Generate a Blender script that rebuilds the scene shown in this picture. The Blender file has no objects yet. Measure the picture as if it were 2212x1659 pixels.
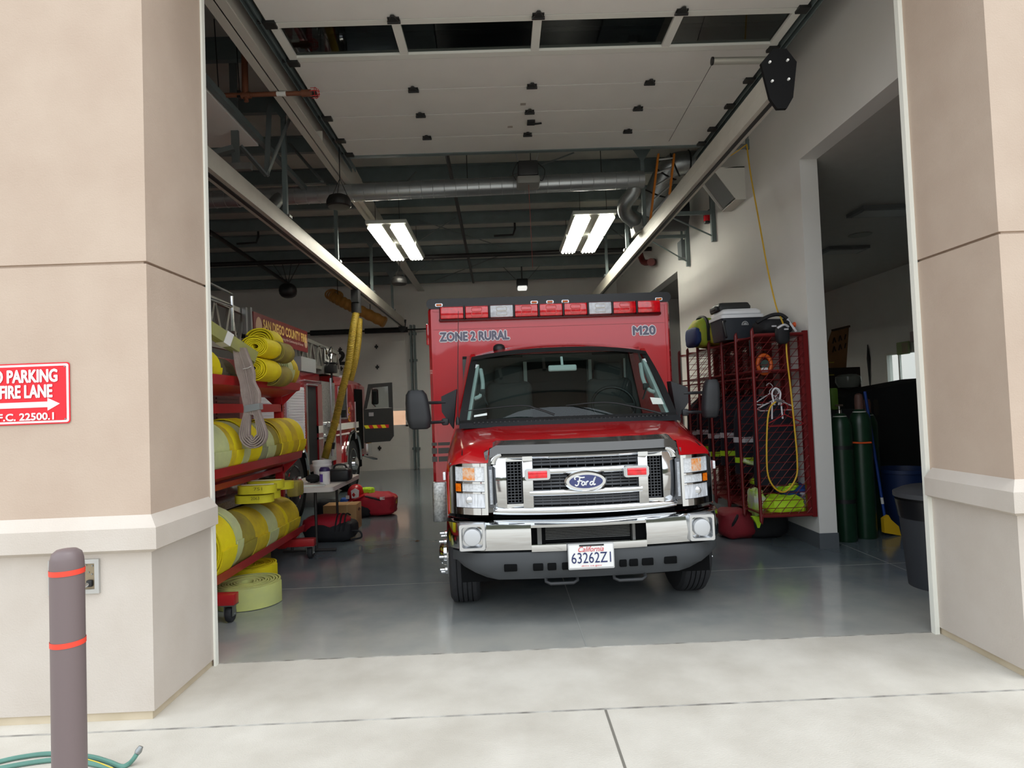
import bpy, bmesh, math, random
from mathutils import Vector as V, Matrix, noise as mnoise
random.seed(7)
S = bpy.context.scene
COL = S.collection
PI = math.pi
# ---------------------------------------------------------------- camera (image frame 2212 x 1659)
FPX, CX, CY = 1366.0, 1106.0, 829.5
CAMLOC = V((0, 0, 1.55))
_d = V(((1087-CX)/FPX, -(877-CY)/FPX, -1)).normalized()
_u = V((-1502/FPX, 39330/FPX, -1)); _u = (_u - _d*_u.dot(_d)).normalized()
_x = _d.cross(_u)
ROT = Matrix((_x, _d, _u))                       # camera axes -> world axes
cam = bpy.data.cameras.new('camera'); camo = bpy.data.objects.new('camera', cam); COL.objects.link(camo)
cam.sensor_fit = 'HORIZONTAL'; cam.sensor_width = 36.0; cam.lens = 36.0*FPX/2212
cam.clip_start = 0.05; cam.clip_end = 500
camo.matrix_world = Matrix.Translation(CAMLOC) @ ROT.to_4x4()
S.camera = camo
def ray(px, py): return ROT @ V(((px-CX)/FPX, -(py-CY)/FPX, -1))
def AY(px, py, v): r = ray(px, py); return CAMLOC + r*(v/r.y)            # point on the plane y = v
def AX(px, py, v): r = ray(px, py); return CAMLOC + r*(v/r.x)
def AZ(px, py, v): r = ray(px, py); return CAMLOC + r*((v-1.55)/r.z)
# ---------------------------------------------------------------- world: bright overcast sky with a dark line of trees round the horizon
S.view_settings.view_transform = 'Standard'
try: S.view_settings.look = 'None'
except Exception: pass
S.view_settings.gamma = 1.0; S.view_settings.use_curve_mapping = False
S.view_settings.exposure = 0.0
W = bpy.data.worlds.new('sky'); S.world = W; W.use_nodes = True
nt = W.node_tree; nt.nodes.clear()
def N(nt, t, **k):
    n = nt.nodes.new(t)
    for a, b in k.items(): setattr(n, a, b)
    return n
out = N(nt, 'ShaderNodeOutputWorld'); bg = N(nt, 'ShaderNodeBackground'); tc = N(nt, 'ShaderNodeTexCoord')
sep = N(nt, 'ShaderNodeSeparateXYZ'); nt.links.new(tc.outputs['Generated'], sep.inputs[0])
ramp = N(nt, 'ShaderNodeValToRGB'); nt.links.new(sep.outputs['Z'], ramp.inputs[0])
e = ramp.color_ramp.elements
e[0].position = 0.0; e[0].color = (.80, .86, .95, 1)
e[1].position = 1.0; e[1].color = (.80, .90, 1.0, 1)
m_ = e.new(.35); m_.color = (.92, .96, 1.0, 1)
nz = N(nt, 'ShaderNodeTexNoise'); nz.inputs['Scale'].default_value = 9; nz.inputs['Detail'].default_value = 5
nt.links.new(tc.outputs['Generated'], nz.inputs['Vector'])
ma = N(nt, 'ShaderNodeMath', operation='MULTIPLY_ADD'); nt.links.new(nz.outputs['Fac'], ma.inputs[0]); ma.inputs[1].default_value = .14; ma.inputs[2].default_value = .025
gt = N(nt, 'ShaderNodeMath', operation='LESS_THAN'); nt.links.new(sep.outputs['Z'], gt.inputs[0]); nt.links.new(ma.outputs[0], gt.inputs[1])
mx = N(nt, 'ShaderNodeMix', data_type='RGBA'); nt.links.new(gt.outputs[0], mx.inputs[0]); nt.links.new(ramp.outputs[0], mx.inputs[6]); mx.inputs[7].default_value = (.045, .05, .035, 1)
nt.links.new(mx.outputs[2], bg.inputs['Color']); bg.inputs['Strength'].default_value = 2.25
nt.links.new(bg.outputs[0], out.inputs[0])
sun = bpy.data.lights.new('sun', 'SUN'); suno = bpy.data.objects.new('sun', sun); COL.objects.link(suno)
sun.energy = 1.0; sun.angle = math.radians(30); sun.color = (1, .95, .88)
suno.rotation_euler = V((-.42, .27, -1.2)).to_track_quat('-Z', 'Y').to_euler()
suno.location = (6, -8, 12)
# ---------------------------------------------------------------- materials
def lin(c):
    f = lambda v: v/12.92 if v <= .04045 else ((v+.055)/1.055)**2.4
    return tuple(f(v/255) for v in c) + (1,)
MATS = {}
def mat(name, rgb, rough=.6, metal=0, var=0, scale=8, bump=0, bscale=60, rgb2=None, emit=None, es=0, spec=.5, coat=0, stretch=None, detail=4, tex='Object'):
    if name in MATS: return MATS[name]
    m = bpy.data.materials.new(name); m.use_nodes = True; MATS[name] = m
    t = m.node_tree; b = t.nodes['Principled BSDF']
    c = lin(rgb); b.inputs['Base Color'].default_value = c
    b.inputs['Roughness'].default_value = rough; b.inputs['Metallic'].default_value = metal
    b.inputs['Specular IOR Level'].default_value = spec; b.inputs['Coat Weight'].default_value = coat; b.inputs['Coat Roughness'].default_value = .03
    if emit: b.inputs['Emission Color'].default_value = lin(emit); b.inputs['Emission Strength'].default_value = es
    if var or rgb2 or bump:
        tc = N(t, 'ShaderNodeTexCoord'); vec = tc.outputs[tex]
        if stretch:
            mp = N(t, 'ShaderNodeMapping'); mp.inputs['Scale'].default_value = stretch; t.links.new(vec, mp.inputs[0]); vec = mp.outputs[0]
    if var or rgb2:
        n = N(t, 'ShaderNodeTexNoise'); n.inputs['Scale'].default_value = scale; n.inputs['Detail'].default_value = detail
        t.links.new(vec, n.inputs['Vector'])
        r = N(t, 'ShaderNodeValToRGB'); t.links.new(n.outputs['Fac'], r.inputs[0])
        r.color_ramp.elements[0].position = .32; r.color_ramp.elements[1].position = .68
        c2 = lin(rgb2) if rgb2 else tuple(min(1, v*(1+var)) for v in c[:3]) + (1,)
        c1 = c if rgb2 else tuple(v*(1-var) for v in c[:3]) + (1,)
        r.color_ramp.elements[0].color = c1; r.color_ramp.elements[1].color = c2
        t.links.new(r.outputs[0], b.inputs['Base Color'])
    if bump:
        n = N(t, 'ShaderNodeTexNoise'); n.inputs['Scale'].default_value = bscale; n.inputs['Detail'].default_value = 3
        t.links.new(vec, n.inputs['Vector'])
        bp = N(t, 'ShaderNodeBump'); bp.inputs['Strength'].default_value = bump; bp.inputs['Distance'].default_value = .01
        t.links.new(n.outputs['Fac'], bp.inputs['Height']); t.links.new(bp.outputs[0], b.inputs['Normal'])
    return m
def glass(name, tint, refl=.9, base=.04):                      # thin pane: tinted see-through with a mirror coat by fresnel
    if name in MATS: return MATS[name]
    m = bpy.data.materials.new(name); m.use_nodes = True; MATS[name] = m
    t = m.node_tree; t.nodes.clear(); o = N(t, 'ShaderNodeOutputMaterial'); mixs = N(t, 'ShaderNodeMixShader')
    tr = N(t, 'ShaderNodeBsdfTransparent'); tr.inputs[0].default_value = lin(tint)
    gl = N(t, 'ShaderNodeBsdfGlossy'); gl.inputs['Roughness'].default_value = .02; gl.inputs[0].default_value = (refl, refl, refl, 1)
    lw = N(t, 'ShaderNodeLayerWeight'); lw.inputs[0].default_value = .5; pw = N(t, 'ShaderNodeMath', operation='POWER'); t.links.new(lw.outputs['Facing'], pw.inputs[0]); pw.inputs[1].default_value = 5
    fr = N(t, 'ShaderNodeMath', operation='MULTIPLY_ADD'); t.links.new(pw.outputs[0], fr.inputs[0]); fr.inputs[1].default_value = .9; fr.inputs[2].default_value = base
    t.links.new(fr.outputs[0], mixs.inputs[0]); t.links.new(tr.outputs[0], mixs.inputs[1]); t.links.new(gl.outputs[0], mixs.inputs[2]); t.links.new(mixs.outputs[0], o.inputs[0])
    return m
# ---------------------------------------------------------------- mesh builder
ORG = {}
class MB:
    def __init__(s): s.v = []; s.f = []
    def add(s, vs, fs):
        o = len(s.v); s.v += [V(p) for p in vs]; s.f += [tuple(i+o for i in f) for f in fs]; return s
    def bm(s, b, M=None):
        b.verts.index_update()
        return s.add([(M @ v.co) if M else v.co.copy() for v in b.verts], [[v.index for v in f.verts] for f in b.faces])
    def box(s, c, d, bev=0, rot=None, seg=2):
        b = bmesh.new(); bmesh.ops.create_cube(b, size=1)
        for v in b.verts: v.co = V((v.co.x*d[0], v.co.y*d[1], v.co.z*d[2]))
        if bev: bmesh.ops.bevel(b, geom=list(b.edges), offset=min(bev, min(d)*.49), segments=seg, affect='EDGES', profile=.5)
        M = Matrix.Translation(V(c)) @ (rot.to_4x4() if rot else Matrix())
        s.bm(b, M); b.free(); return s
    def bx(s, x0, x1, y0, y1, z0, z1, bev=0): return s.box(((x0+x1)/2, (y0+y1)/2, (z0+z1)/2), (abs(x1-x0), abs(y1-y0), abs(z1-z0)), bev)
    def frame(s, p0, p1, up=(0, 0, 1)):
        a = (V(p1)-V(p0)); l = a.length; a = a/l; up = V(up)
        if abs(a.dot(up)) > .99: up = V((0, 1, 0))
        e1 = a.cross(up).normalized(); e2 = e1.cross(a); return a, e1, e2, l
    def bar(s, p0, p1, w, h, up=(0, 0, 1), bev=0):
        a, e1, e2, l = s.frame(p0, p1, up)
        R = Matrix((e1, a, e2)).transposed()
        return s.box((V(p0)+V(p1))/2, (w, l, h), bev, R)
    def tube(s, pts, r, n=8, closed=False, caps=True):
        pts = [V(p) for p in pts]; m = len(pts); rs = r if isinstance(r, (list, tuple)) else [r]*m
        vs = []; ref = None
        for i, p in enumerate(pts):
            a = pts[(i+1) % m] if (closed or i < m-1) else p
            b = pts[i-1] if (closed or i > 0) else p
            t = (a-b).normalized() if (a-b).length > 1e-9 else V((0, 0, 1))
            if ref is None:
                ref = V((0, 0, 1)) if abs(t.z) < .9 else V((1, 0, 0))
            e1 = (ref - t*ref.dot(t)).normalized(); ref = e1; e2 = t.cross(e1)
            for k in range(n):
                q = 2*PI*k/n; vs.append(p + (e1*math.cos(q)+e2*math.sin(q))*rs[i])
        fs = []
        for i in range(m if closed else m-1):
            j = (i+1) % m
            for k in range(n): fs.append((i*n+k, i*n+(k+1) % n, j*n+(k+1) % n, j*n+k))
        if caps and not closed: fs += [tuple(range(n))[::-1], tuple((m-1)*n+k for k in range(n))]
        return s.add(vs, fs)
    def cyl(s, p0, p1, r0, r1=None, n=20): return s.tube([p0, p1], [r0, r0 if r1 is None else r1], n)
    def lathe(s, prof, o, axis=(0, 0, 1), n=28, caps=True):
        a = V(axis).normalized(); e1 = a.orthogonal().normalized(); e2 = a.cross(e1); o = V(o); vs = []; fs = []
        for r, t in prof:
            for k in range(n):
                q = 2*PI*k/n; vs.append(o + a*t + (e1*math.cos(q)+e2*math.sin(q))*max(r, 1e-5))
        for i in range(len(prof)-1):
            for k in range(n): fs.append((i*n+k, i*n+(k+1) % n, (i+1)*n+(k+1) % n, (i+1)*n+k))
        if caps: fs += [tuple(range(n))[::-1], tuple((len(prof)-1)*n+k for k in range(n))]
        return s.add(vs, fs)
    def prism(s, poly, vec):
        n = len(poly); vec = V(vec); vs = [V(p) for p in poly] + [V(p)+vec for p in poly]
        fs = [tuple(range(n))[::-1], tuple(range(n, 2*n))] + [(i, (i+1) % n, n+(i+1) % n, n+i) for i in range(n)]
        return s.add(vs, fs)
    def loft(s, rings, closed=True, caps=True):
        n = len(rings[0]); vs = [V(p) for r in rings for p in r]; fs = []
        for i in range(len(rings)-1):
            for k in range(n if closed else n-1): fs.append((i*n+k, i*n+(k+1) % n, (i+1)*n+(k+1) % n, (i+1)*n+k))
        if caps and closed: fs += [tuple(range(n))[::-1], tuple((len(rings)-1)*n+k for k in range(n))]
        return s.add(vs, fs)
    def ball(s, c, r, nu=16, nv=10, lump=0, freq=3, seed=0, power=1):
        r = r if isinstance(r, (list, tuple)) else (r, r, r); rings = []
        for j in range(nv+1):
            th = PI*j/nv
            row = []
            for k in range(nu):
                ph = 2*PI*k/nu; d = V((math.sin(th)*math.cos(ph), math.sin(th)*math.sin(ph), -math.cos(th)))
                if power != 1: d = V([math.copysign(abs(q)**power, q) for q in d])
                g = 1 + (lump*mnoise.noise(d*freq+V((seed*3.1, seed*1.7, seed))) if lump else 0)
                row.append(V(c)+V((d.x*r[0]*g, d.y*r[1]*g, d.z*r[2]*g)))
            rings.append(row)
        return s.loft(rings, True, False)
    def grid(s, rows): return s.loft(rows, False, False)
    def build(s, name, m, parent=None, smooth=True, ang=38, solid=0, loc=None, clean=False):
        me = bpy.data.meshes.new(name); o = bpy.data.objects.new(name, me); COL.objects.link(o)
        if parent is not None: off = ORG[parent.name]; o.parent = parent
        elif loc is not None: off = V(loc); o.location = off
        else:
            xs = [p.x for p in s.v]; ys = [p.y for p in s.v]; zs = [p.z for p in s.v]
            off = V(((min(xs)+max(xs))/2, (min(ys)+max(ys))/2, min(zs))); o.location = off
        ORG[o.name] = off
        me.from_pydata([p-off for p in s.v], [], s.f)
        b = bmesh.new(); b.from_mesh(me)
        if clean: bmesh.ops.remove_doubles(b, verts=b.verts, dist=1e-4)
        if solid: 
            bmesh.ops.recalc_face_normals(b, faces=b.faces); bmesh.ops.solidify(b, geom=list(b.faces), thickness=solid)
        bmesh.ops.recalc_face_normals(b, faces=b.faces)
        for f in b.faces: f.smooth = smooth
        if smooth:
            la = math.radians(ang)
            for ed in b.edges:
                if len(ed.link_faces) == 2 and ed.calc_face_angle(0) > la: ed.smooth = False
        b.to_mesh(me); b.free(); me.materials.append(m)
        return o
def props(o, label=None, cat=None, group=None, kind=None):
    if label: o['label'] = label
    if cat: o['category'] = cat
    if group: o['group'] = group
    if kind: o['kind'] = kind
    return o
def thing(name, label, cat, loc, group=None, rz=0, local=False):
    o = bpy.data.objects.new(name, None); COL.objects.link(o); o.location = loc; o.rotation_euler = (0, 0, rz)
    o.empty_display_size = .1; ORG[o.name] = V((0, 0, 0)) if local else V(loc)
    return props(o, label, cat, group)
def struct(mb, name, m, **k): return props(mb.build(name, m, **k), kind='structure')
def text(s, c, right, up, w, h, m, parent, name='lettering', off=0, shear=0, ex=.002, plain=False, fat=0):
    cu = bpy.data.curves.new('t', 'FONT'); cu.body = s; cu.align_x = 'CENTER'; cu.offset = off; cu.shear = shear; cu.extrude = 0; cu.resolution_u = 3
    to = bpy.data.objects.new('t', cu); COL.objects.link(to); dg = bpy.context.evaluated_depsgraph_get()
    me = bpy.data.meshes.new_from_object(to.evaluated_get(dg)); bpy.data.objects.remove(to); bpy.data.curves.remove(cu)
    xs = [v.co.x for v in me.vertices]; ys = [v.co.y for v in me.vertices]
    x0, x1, y0, y1 = min(xs), max(xs), min(ys), max(ys)
    r = V(right).normalized(); u = V(up).normalized(); nrm = r.cross(u); mb = MB()
    P = [V(c) + r*((v.co.x-(x0+x1)/2)/(x1-x0)*w) + u*((v.co.y-(y0+y1)/2)/(y1-y0)*h) + nrm*ex for v in me.vertices]
    F_ = [tuple(p.vertices) for p in me.polygons]; bpy.data.meshes.remove(me)
    mb.add(P, F_)
    if fat:
        for q in range(8): mb.add([p + (r*math.cos(q*PI/4)+u*math.sin(q*PI/4))*fat + nrm*.0001*(q+1) for p in P], F_)
    if plain: return mb
    return mb.build(name, m, parent, smooth=False)
def flat(poly, n, d=.002):                                      # a thin plate: polygon pushed out along n
    return MB().prism(poly, V(n)*d)
def rrect(w, h, r, n=4):
    pts = []
    for cx_, cy_, a0 in ((w/2-r, h/2-r, 0), (-w/2+r, h/2-r, PI/2), (-w/2+r, -h/2+r, PI), (w/2-r, -h/2+r, 1.5*PI)):
        for i in range(n+1): q = a0+PI/2*i/n; pts.append((cx_+r*math.cos(q), cy_+r*math.sin(q)))
    return pts
def bez(pts, n=8):                                              # smooth curve through points (catmull-rom)
    pts = [V(p) for p in pts]; o = []
    for i in range(len(pts)-1):
        p0 = pts[max(i-1, 0)]; p1 = pts[i]; p2 = pts[i+1]; p3 = pts[min(i+2, len(pts)-1)]
        for k in range(n):
            t = k/n; o.append(.5*((2*p1)+(p2-p0)*t+(2*p0-5*p1+4*p2-p3)*t*t+(3*p1-p0-3*p2+p3)*t**3))
    return o+[pts[-1]]
def copy_tree(o, parent=None):
    c = o.copy(); COL.objects.link(c); ORG[c.name] = ORG.get(o.name, V())
    if parent: c.parent = parent
    for ch in list(o.children): copy_tree(ch, c)
    return c
# shared materials
M_steel = mat('galvanised_steel', (150, 154, 154), .38, .85, var=.10, scale=14)
M_gpaint = mat('grey_purlin_steel', (112, 124, 124), .5, .25, var=.08, scale=5)
M_beam = mat('cream_beam_paint', (196, 192, 182), .5)
M_white = mat('white_paint', (226, 226, 222), .55, var=.03, scale=3)
M_blk = mat('black_plastic', (26, 27, 29), .5)
M_rub = mat('tyre_rubber', (38, 39, 42), .75, var=.15, scale=30)
M_chrome = mat('chrome', (214, 216, 218), .07, 1)
M_red = mat('red_vehicle_paint', (176, 10, 20), .28, coat=1)
M_dkmetal = mat('dark_steel', (52, 52, 52), .45, .6)
M_alu = mat('bright_aluminium', (196, 200, 204), .3, .9)
# ================================================================ setting
def stucco(name, a, b): return mat(name, a, .9, rgb2=b, scale=3.0, bump=.18, bscale=120)
M_tan = stucco('tan_stucco', (186, 166, 149), (193, 174, 157))
M_lt = stucco('light_stucco', (194, 184, 173), (201, 192, 182))
M_conc = mat('apron_concrete', (180, 174, 163), .85, rgb2=(199, 194, 184), scale=2.6, bump=.25, bscale=120, detail=8)
M_joint = mat('joint_filler', (112, 108, 100), .9)
M_wall = mat('interior_white_wall', (226, 225, 220), .6, var=.02, scale=2)
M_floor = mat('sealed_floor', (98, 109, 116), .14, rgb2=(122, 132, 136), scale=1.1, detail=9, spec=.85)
def pale_band():                                                 # floor colour mixed paler, in patches, just inside the threshold
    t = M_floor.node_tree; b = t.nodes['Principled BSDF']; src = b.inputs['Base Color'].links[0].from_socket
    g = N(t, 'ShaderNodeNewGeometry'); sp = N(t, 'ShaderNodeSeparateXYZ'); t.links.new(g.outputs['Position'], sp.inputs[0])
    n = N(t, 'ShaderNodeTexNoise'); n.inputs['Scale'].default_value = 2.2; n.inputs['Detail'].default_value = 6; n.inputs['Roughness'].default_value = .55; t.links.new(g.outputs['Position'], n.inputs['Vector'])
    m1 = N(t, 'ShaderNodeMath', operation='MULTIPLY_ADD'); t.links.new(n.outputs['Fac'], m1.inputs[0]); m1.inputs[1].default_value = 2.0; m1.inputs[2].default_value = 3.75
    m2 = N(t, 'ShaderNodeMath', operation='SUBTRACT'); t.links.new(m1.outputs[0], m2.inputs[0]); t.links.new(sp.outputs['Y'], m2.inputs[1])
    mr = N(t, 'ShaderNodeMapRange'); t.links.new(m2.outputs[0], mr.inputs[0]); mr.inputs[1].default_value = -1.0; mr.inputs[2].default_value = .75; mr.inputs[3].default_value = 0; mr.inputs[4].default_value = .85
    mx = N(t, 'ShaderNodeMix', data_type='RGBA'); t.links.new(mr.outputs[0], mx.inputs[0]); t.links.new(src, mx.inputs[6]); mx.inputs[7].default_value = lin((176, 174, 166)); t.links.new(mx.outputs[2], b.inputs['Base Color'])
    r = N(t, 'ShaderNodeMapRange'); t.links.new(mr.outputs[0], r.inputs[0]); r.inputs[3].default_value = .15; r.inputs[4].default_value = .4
pale_band()
M_ins = mat('roof_insulation', (176, 176, 168), .7, var=.06, scale=4, bump=.4, bscale=6)
# floor and apron
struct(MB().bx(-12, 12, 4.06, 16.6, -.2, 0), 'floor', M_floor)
struct(MB().bx(-40, 40, -60, 4.06, -.2, 0), 'floor_apron', M_conc)
j = MB()
j.bx(.452, .464, -6, 3.236, -.01, .0015)
struct(j, 'trim_1', M_joint)
j = MB().bx(-12, 12, 3.238, 3.252, -.01, .0015); j.bx(-1.87, 2.71, 4.054, 4.066, -.01, .002)
struct(j, 'trim_3', mat('pale_joint_highlight', (186, 183, 176), .9, rgb2=(118, 114, 108), scale=9))  # edge highlight of the cross joint is put into this pale colour
j = MB(); j.bx(.468, .476, 4.06, 16.6, -.01, .0012); j.bx(-8, 8, 5.70, 5.707, -.01, .0012); j.bx(-8, 8, 10.5, 10.507, -.01, .0012); j.bx(3.42, 3.427, 4.06, 16.6, -.01, .0012)
struct(j, 'trim_2', mat('saw_cut', (142, 144, 140), .8))
# left front column: lower stucco, projecting band with sloped cap, upper stucco with a scored joint
XL, XR = -1.86, 2.71
def column(side):
    x0, x1 = ((-8.0, XL) if side == 'left' else (XR, 9.0))
    struct(MB().bx(x0, x1, 3.35, 4.04, 0.045, .88), 'wall_front_'+side+'_lower', M_lt)
    struct(MB().bx(x0+(.015 if side != 'left' else 0), x1-(.015 if side == 'left' else 0), 3.36, 4.04, 0, .045), 'baseboard_'+side, mat('column_foot', (190, 176, 150), .9, rgb2=(206, 192, 168), scale=5))
    u = MB().bx(x0, x1, 3.35, 4.04, 1.03, 2.375); u.bx(x0, x1, 3.35, 4.04, 2.39, 6.5); u.bx(x0+(.02 if side != 'left' else 0), x1-(.02 if side == 'left' else 0), 3.362, 4.04, 2.37, 2.395)
    struct(u, 'wall_front_'+side+'_upper', M_tan)
    sx = 1 if side == 'left' else -1; xe = x1 if side == 'left' else x0; xf = x0 if side == 'left' else x1
    prof = [(0, .86), (.055, .885), (.055, .995), (0, 1.055)]      # (projection, height)
    A = [V((xf, 3.35-p, z)) for p, z in prof]; B = [V((xe+sx*p, 3.35-p, z)) for p, z in prof]; Cc = [V((xe+sx*p, 4.0, z)) for p, z in prof]
    b = MB().loft([A, B, Cc]); struct(b, 'trim_band_'+side, M_lt, ang=20)
    t = MB().bx(xe-sx*.001, xe+sx*(.012 if side == 'left' else .028), 4.02, 4.06, 0, 6.2)
    struct(t, 'trim_jamb_'+side, mat('white_jamb_trim', (236, 236, 226), .5))
column('left'); column('right')
struct(MB().bx(XL, XR, 3.35, 4.04, 4.75, 6.5), 'wall_front_header', M_tan)
# interior walls
w = MB(); w.bx(3.12, 3.30, 6.34, 10.9, 0.15, 5.4); w.bx(3.12, 3.30, 4.04, 6.34, 3.95, 5.4); w.bx(3.12, 3.30, 10.9, 13.8, 3.78, 5.4); w.bx(3.12, 3.30, 13.8, 16.6, .15, 5.4)
struct(w, 'wall_right', M_wall)
M_base = mat('grey_wall_base', (92, 98, 102), .5)
b = MB().bx(3.112, 3.308, 6.332, 10.9, 0, .155); b.bx(3.112, 3.308, 13.8, 16.6, 0, .155)
struct(b, 'baseboard_right', M_base)
w = MB().bx(-9.1, -2.5-.0, 16.6, 16.8, 4.3, 5.2); w.bx(-2.5, 9, 16.6, 16.8, 0, 5.2); w.bx(-9.1, -7, 16.6, 16.8, 0, 4.3)
struct(w, 'wall_back', M_wall)
struct(MB().bx(-9.2, -9.0, 3.4, 16.8, 0, 6), 'wall_left', M_wall)
struct(MB().loft([[V((-30, 17, -.2)), V((-30, 24, -.1)), V((-30, 40, 9)), V((-30, 41, -.2))], [V((30, 17, -.2)), V((30, 24, -.1)), V((30, 40, 9)), V((30, 41, -.2))]]), 'ground_slope_behind', mat('dry_earth', (196, 146, 112), .9, rgb2=(176, 124, 92), scale=.8))
w = MB().bx(7.77, 7.9, 3.4, 11.0, 0, 3.95); w.bx(7.77, 7.9, 12.66, 16.8, 0, 3.95); w.bx(7.77, 7.9, 11.0, 12.66, 2.32, 3.95); w.bx(7.77, 7.9, 11.0, 12.66, 0, 1.2)
struct(w, 'wall_side_room', M_wall)
struct(MB().bx(3.30, 7.9, 4.04, 16.8, 3.95, 4.05), 'ceiling_side_room', mat('side_room_ceiling', (178, 176, 170), .45, var=.03))
struct(MB().bx(3.30, 7.9, 15.0, 15.1, 0, 3.95), 'wall_side_room_back', M_wall)
struct(MB().bx(11.5, 11.7, 4.5, 22, 0, 6), 'wall_added_window_backing', mat('backing_white', (245, 245, 242), .8)); struct(MB().bx(8, 40, 4.06, 40, -.2, -.01), 'ground_side_yard', M_conc)  # white wall added outside to make the side room window look bright
# side room window
wf = MB(); wf.bx(7.75, 7.86, 11.0, 11.06, 1.2, 2.32); wf.bx(7.75, 7.86, 12.60, 12.66, 1.2, 2.32); wf.bx(7.75, 7.86, 11.06, 12.60, 2.27, 2.32); wf.bx(7.75, 7.86, 11.06, 12.60, 1.2, 1.25); wf.bx(7.79, 7.83, 12.26, 12.30, 1.25, 2.27)
wf = struct(wf, 'window_1', mat('window_frame_white', (225, 224, 214), .5))
MB().bx(7.80, 7.806, 11.06, 12.60, 1.25, 2.27).build('pane', glass('clear_pane', (235, 240, 240)), wf)
# roof: insulation deck and purlins, sloping down to the back
def roofz(y): return 1.55 + 4.1 - .0600*y                        # underside of the purlins
r = MB().loft([[V((-9.2, 3.3, roofz(3.3)+.2)), V((3.2, 3.3, roofz(3.3)+.2)), V((3.2, 16.8, roofz(16.8)+.2)), V((-9.2, 16.8, roofz(16.8)+.2))],
               [V((-9.2, 3.3, roofz(3.3)+.4)), V((3.2, 3.3, roofz(3.3)+.4)), V((3.2, 16.8, roofz(16.8)+.4)), V((-9.2, 16.8, roofz(16.8)+.4))]])
struct(r, 'ceiling', M_ins)
def purlin(y):
    z = roofz(y); x0, x1 = -9.0, 3.12
    m = MB(); m.bx(x0, x1, y-.004, y+.004, z, z+.2); m.bx(x0, x1, y, y+.07, z, z+.008); m.bx(x0, x1, y-.07, y, z+.192, z+.2)
    m.bx(x0, x1, y+.062, y+.07, z, z+.03)
    return props(m.build('roof_purlin', M_gpaint), kind='structure')
for y in (4.4, 5.45, 6.5, 7.55, 8.6, 9.62, 10.67, 11.6, 12.5, 13.5, 14.6, 15.75): purlin(y)
# frame beam between the bays: flat bottom flange, web rising to the sloped roof
def rafter(x, zb, y0, y1):
    m = MB(); m.bx(x-.085, x+.085, y0, y1, zb, zb+.012)
    m.prism([V((x-.005, y0, zb)), V((x-.005, y1, zb)), V((x-.005, y1, roofz(y1)+.02)), V((x-.005, y0, roofz(y0)+.02))], (.01, 0, 0))
    for y in (7.2, 10.2, 13.2): m.bx(x-.08, x+.08, y, y+.01, zb, zb+.14)
    return props(m.build('rafter_beam', M_beam), kind='structure')
rafter(-2.04, 4.65, 4.04, 16.6)
# rear bay door on the back wall (bay two): insulated panels, window strip, number
d = MB(); zs = [0, .6, 1.114, 1.573, 2.15, 2.75, 3.35, 3.95, 4.3]
for i in range(8):
    if i == 2: continue
    d.bx(-7.0, -2.5, 16.58, 16.63, zs[i]+.0008, zs[i+1]-.0008)
M_pan = mat('door_panel_white', (228, 226, 220), .5, var=.02, scale=3)
D2 = struct(d, 'door_2', M_pan)
f = MB().bx(-7.0, -2.5, 16.58, 16.63, 1.114, 1.16); f.bx(-7, -2.5, 16.58, 16.63, 1.53, 1.573)
for x in (-7.0, -5.85, -4.7, -3.62, -2.56): f.bx(x, x+.06, 16.58, 16.63, 1.114, 1.573)
f.build('window_rail', M_pan, D2)
MB().bx(-6.97, -2.53, 16.60, 16.606, 1.15, 1.54).build('pane', glass('clear_pane', (235, 240, 240)), D2)
text('2', AY(735, 773, 16.575), (1, 0, 0), (0, 0, 1), .27, .34, M_blk, D2, 'bay_number', fat=.022)
h = MB()
for px, py in ((813, 749), (815, 793), (735, 755), (737, 796), (820, 968)):
    c = AY(px, py, 16.57); h.box(c, (.09, .02, .05)); h.cyl(c+V((0, 0, -.06)), c+V((0, 0, .06)), .018, n=8)
h.build('hinge', M_dkmetal, D2)
tr = MB()
for x in (-2.36, -2.27): tr.bx(x, x+.045, 16.42, 16.56, .02, 3.75)
for z in (.5, 1.2, 2.0, 2.8, 3.5): tr.bx(-2.4, -2.2, 16.5, 16.6, z, z+.06)
tr.build('track', M_gpaint, D2)
hd = MB().cyl((-7, 16.35, 3.62), (-1.9, 16.35, 3.62), .02, n=8); hd.cyl((-6.9, 16.35, 3.62), (-5.3, 16.35, 3.62), .07, n=14); hd.cyl((-4.9, 16.35, 3.62), (-3.9, 16.35, 3.62), .07, n=14); hd.cyl((-3.5, 16.35, 3.62), (-2.4, 16.35, 3.62), .07, n=14)
hd.build('torsion_spring', M_dkmetal, D2)
# open bay door overhead: sections lying flat under the roof
ZD = 4.84
secs = [(7.58, 8.06), (6.99, 7.57), (6.42, 6.98), (5.85, 6.41), (4.62, 5.23)]
d = MB()
for a, b in secs: d.bx(-1.86, 2.70, a+.003, b-.003, ZD, ZD+.05)
d.bx(-1.86, 2.70, 4.1, 4.6, ZD, ZD+.05)
D1 = struct(d, 'door_1', M_pan)
f = MB().bx(-1.86, 2.70, 5.24, 5.31, ZD, ZD+.05); f.bx(-1.86, 2.70, 5.765, 5.84, ZD-.005, ZD+.05)
for x in (-1.86, -.83, .38, 1.60, 2.62): f.bx(x, x+.075, 5.24, 5.84, ZD-.004, ZD+.05)
f.build('window_rail', mat('window_rail_white', (226, 226, 218), .45), D1)
MB().bx(-1.82, 2.66, 5.28, 5.80, ZD+.02, ZD+.026).build('pane', glass('tinted_pane', (150, 160, 158)), D1)
MB().bx(-1.86, 2.70, 8.06, 8.13, ZD-.01, ZD+.06).build('bottom_seal_rail', M_gpaint, D1)
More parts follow.
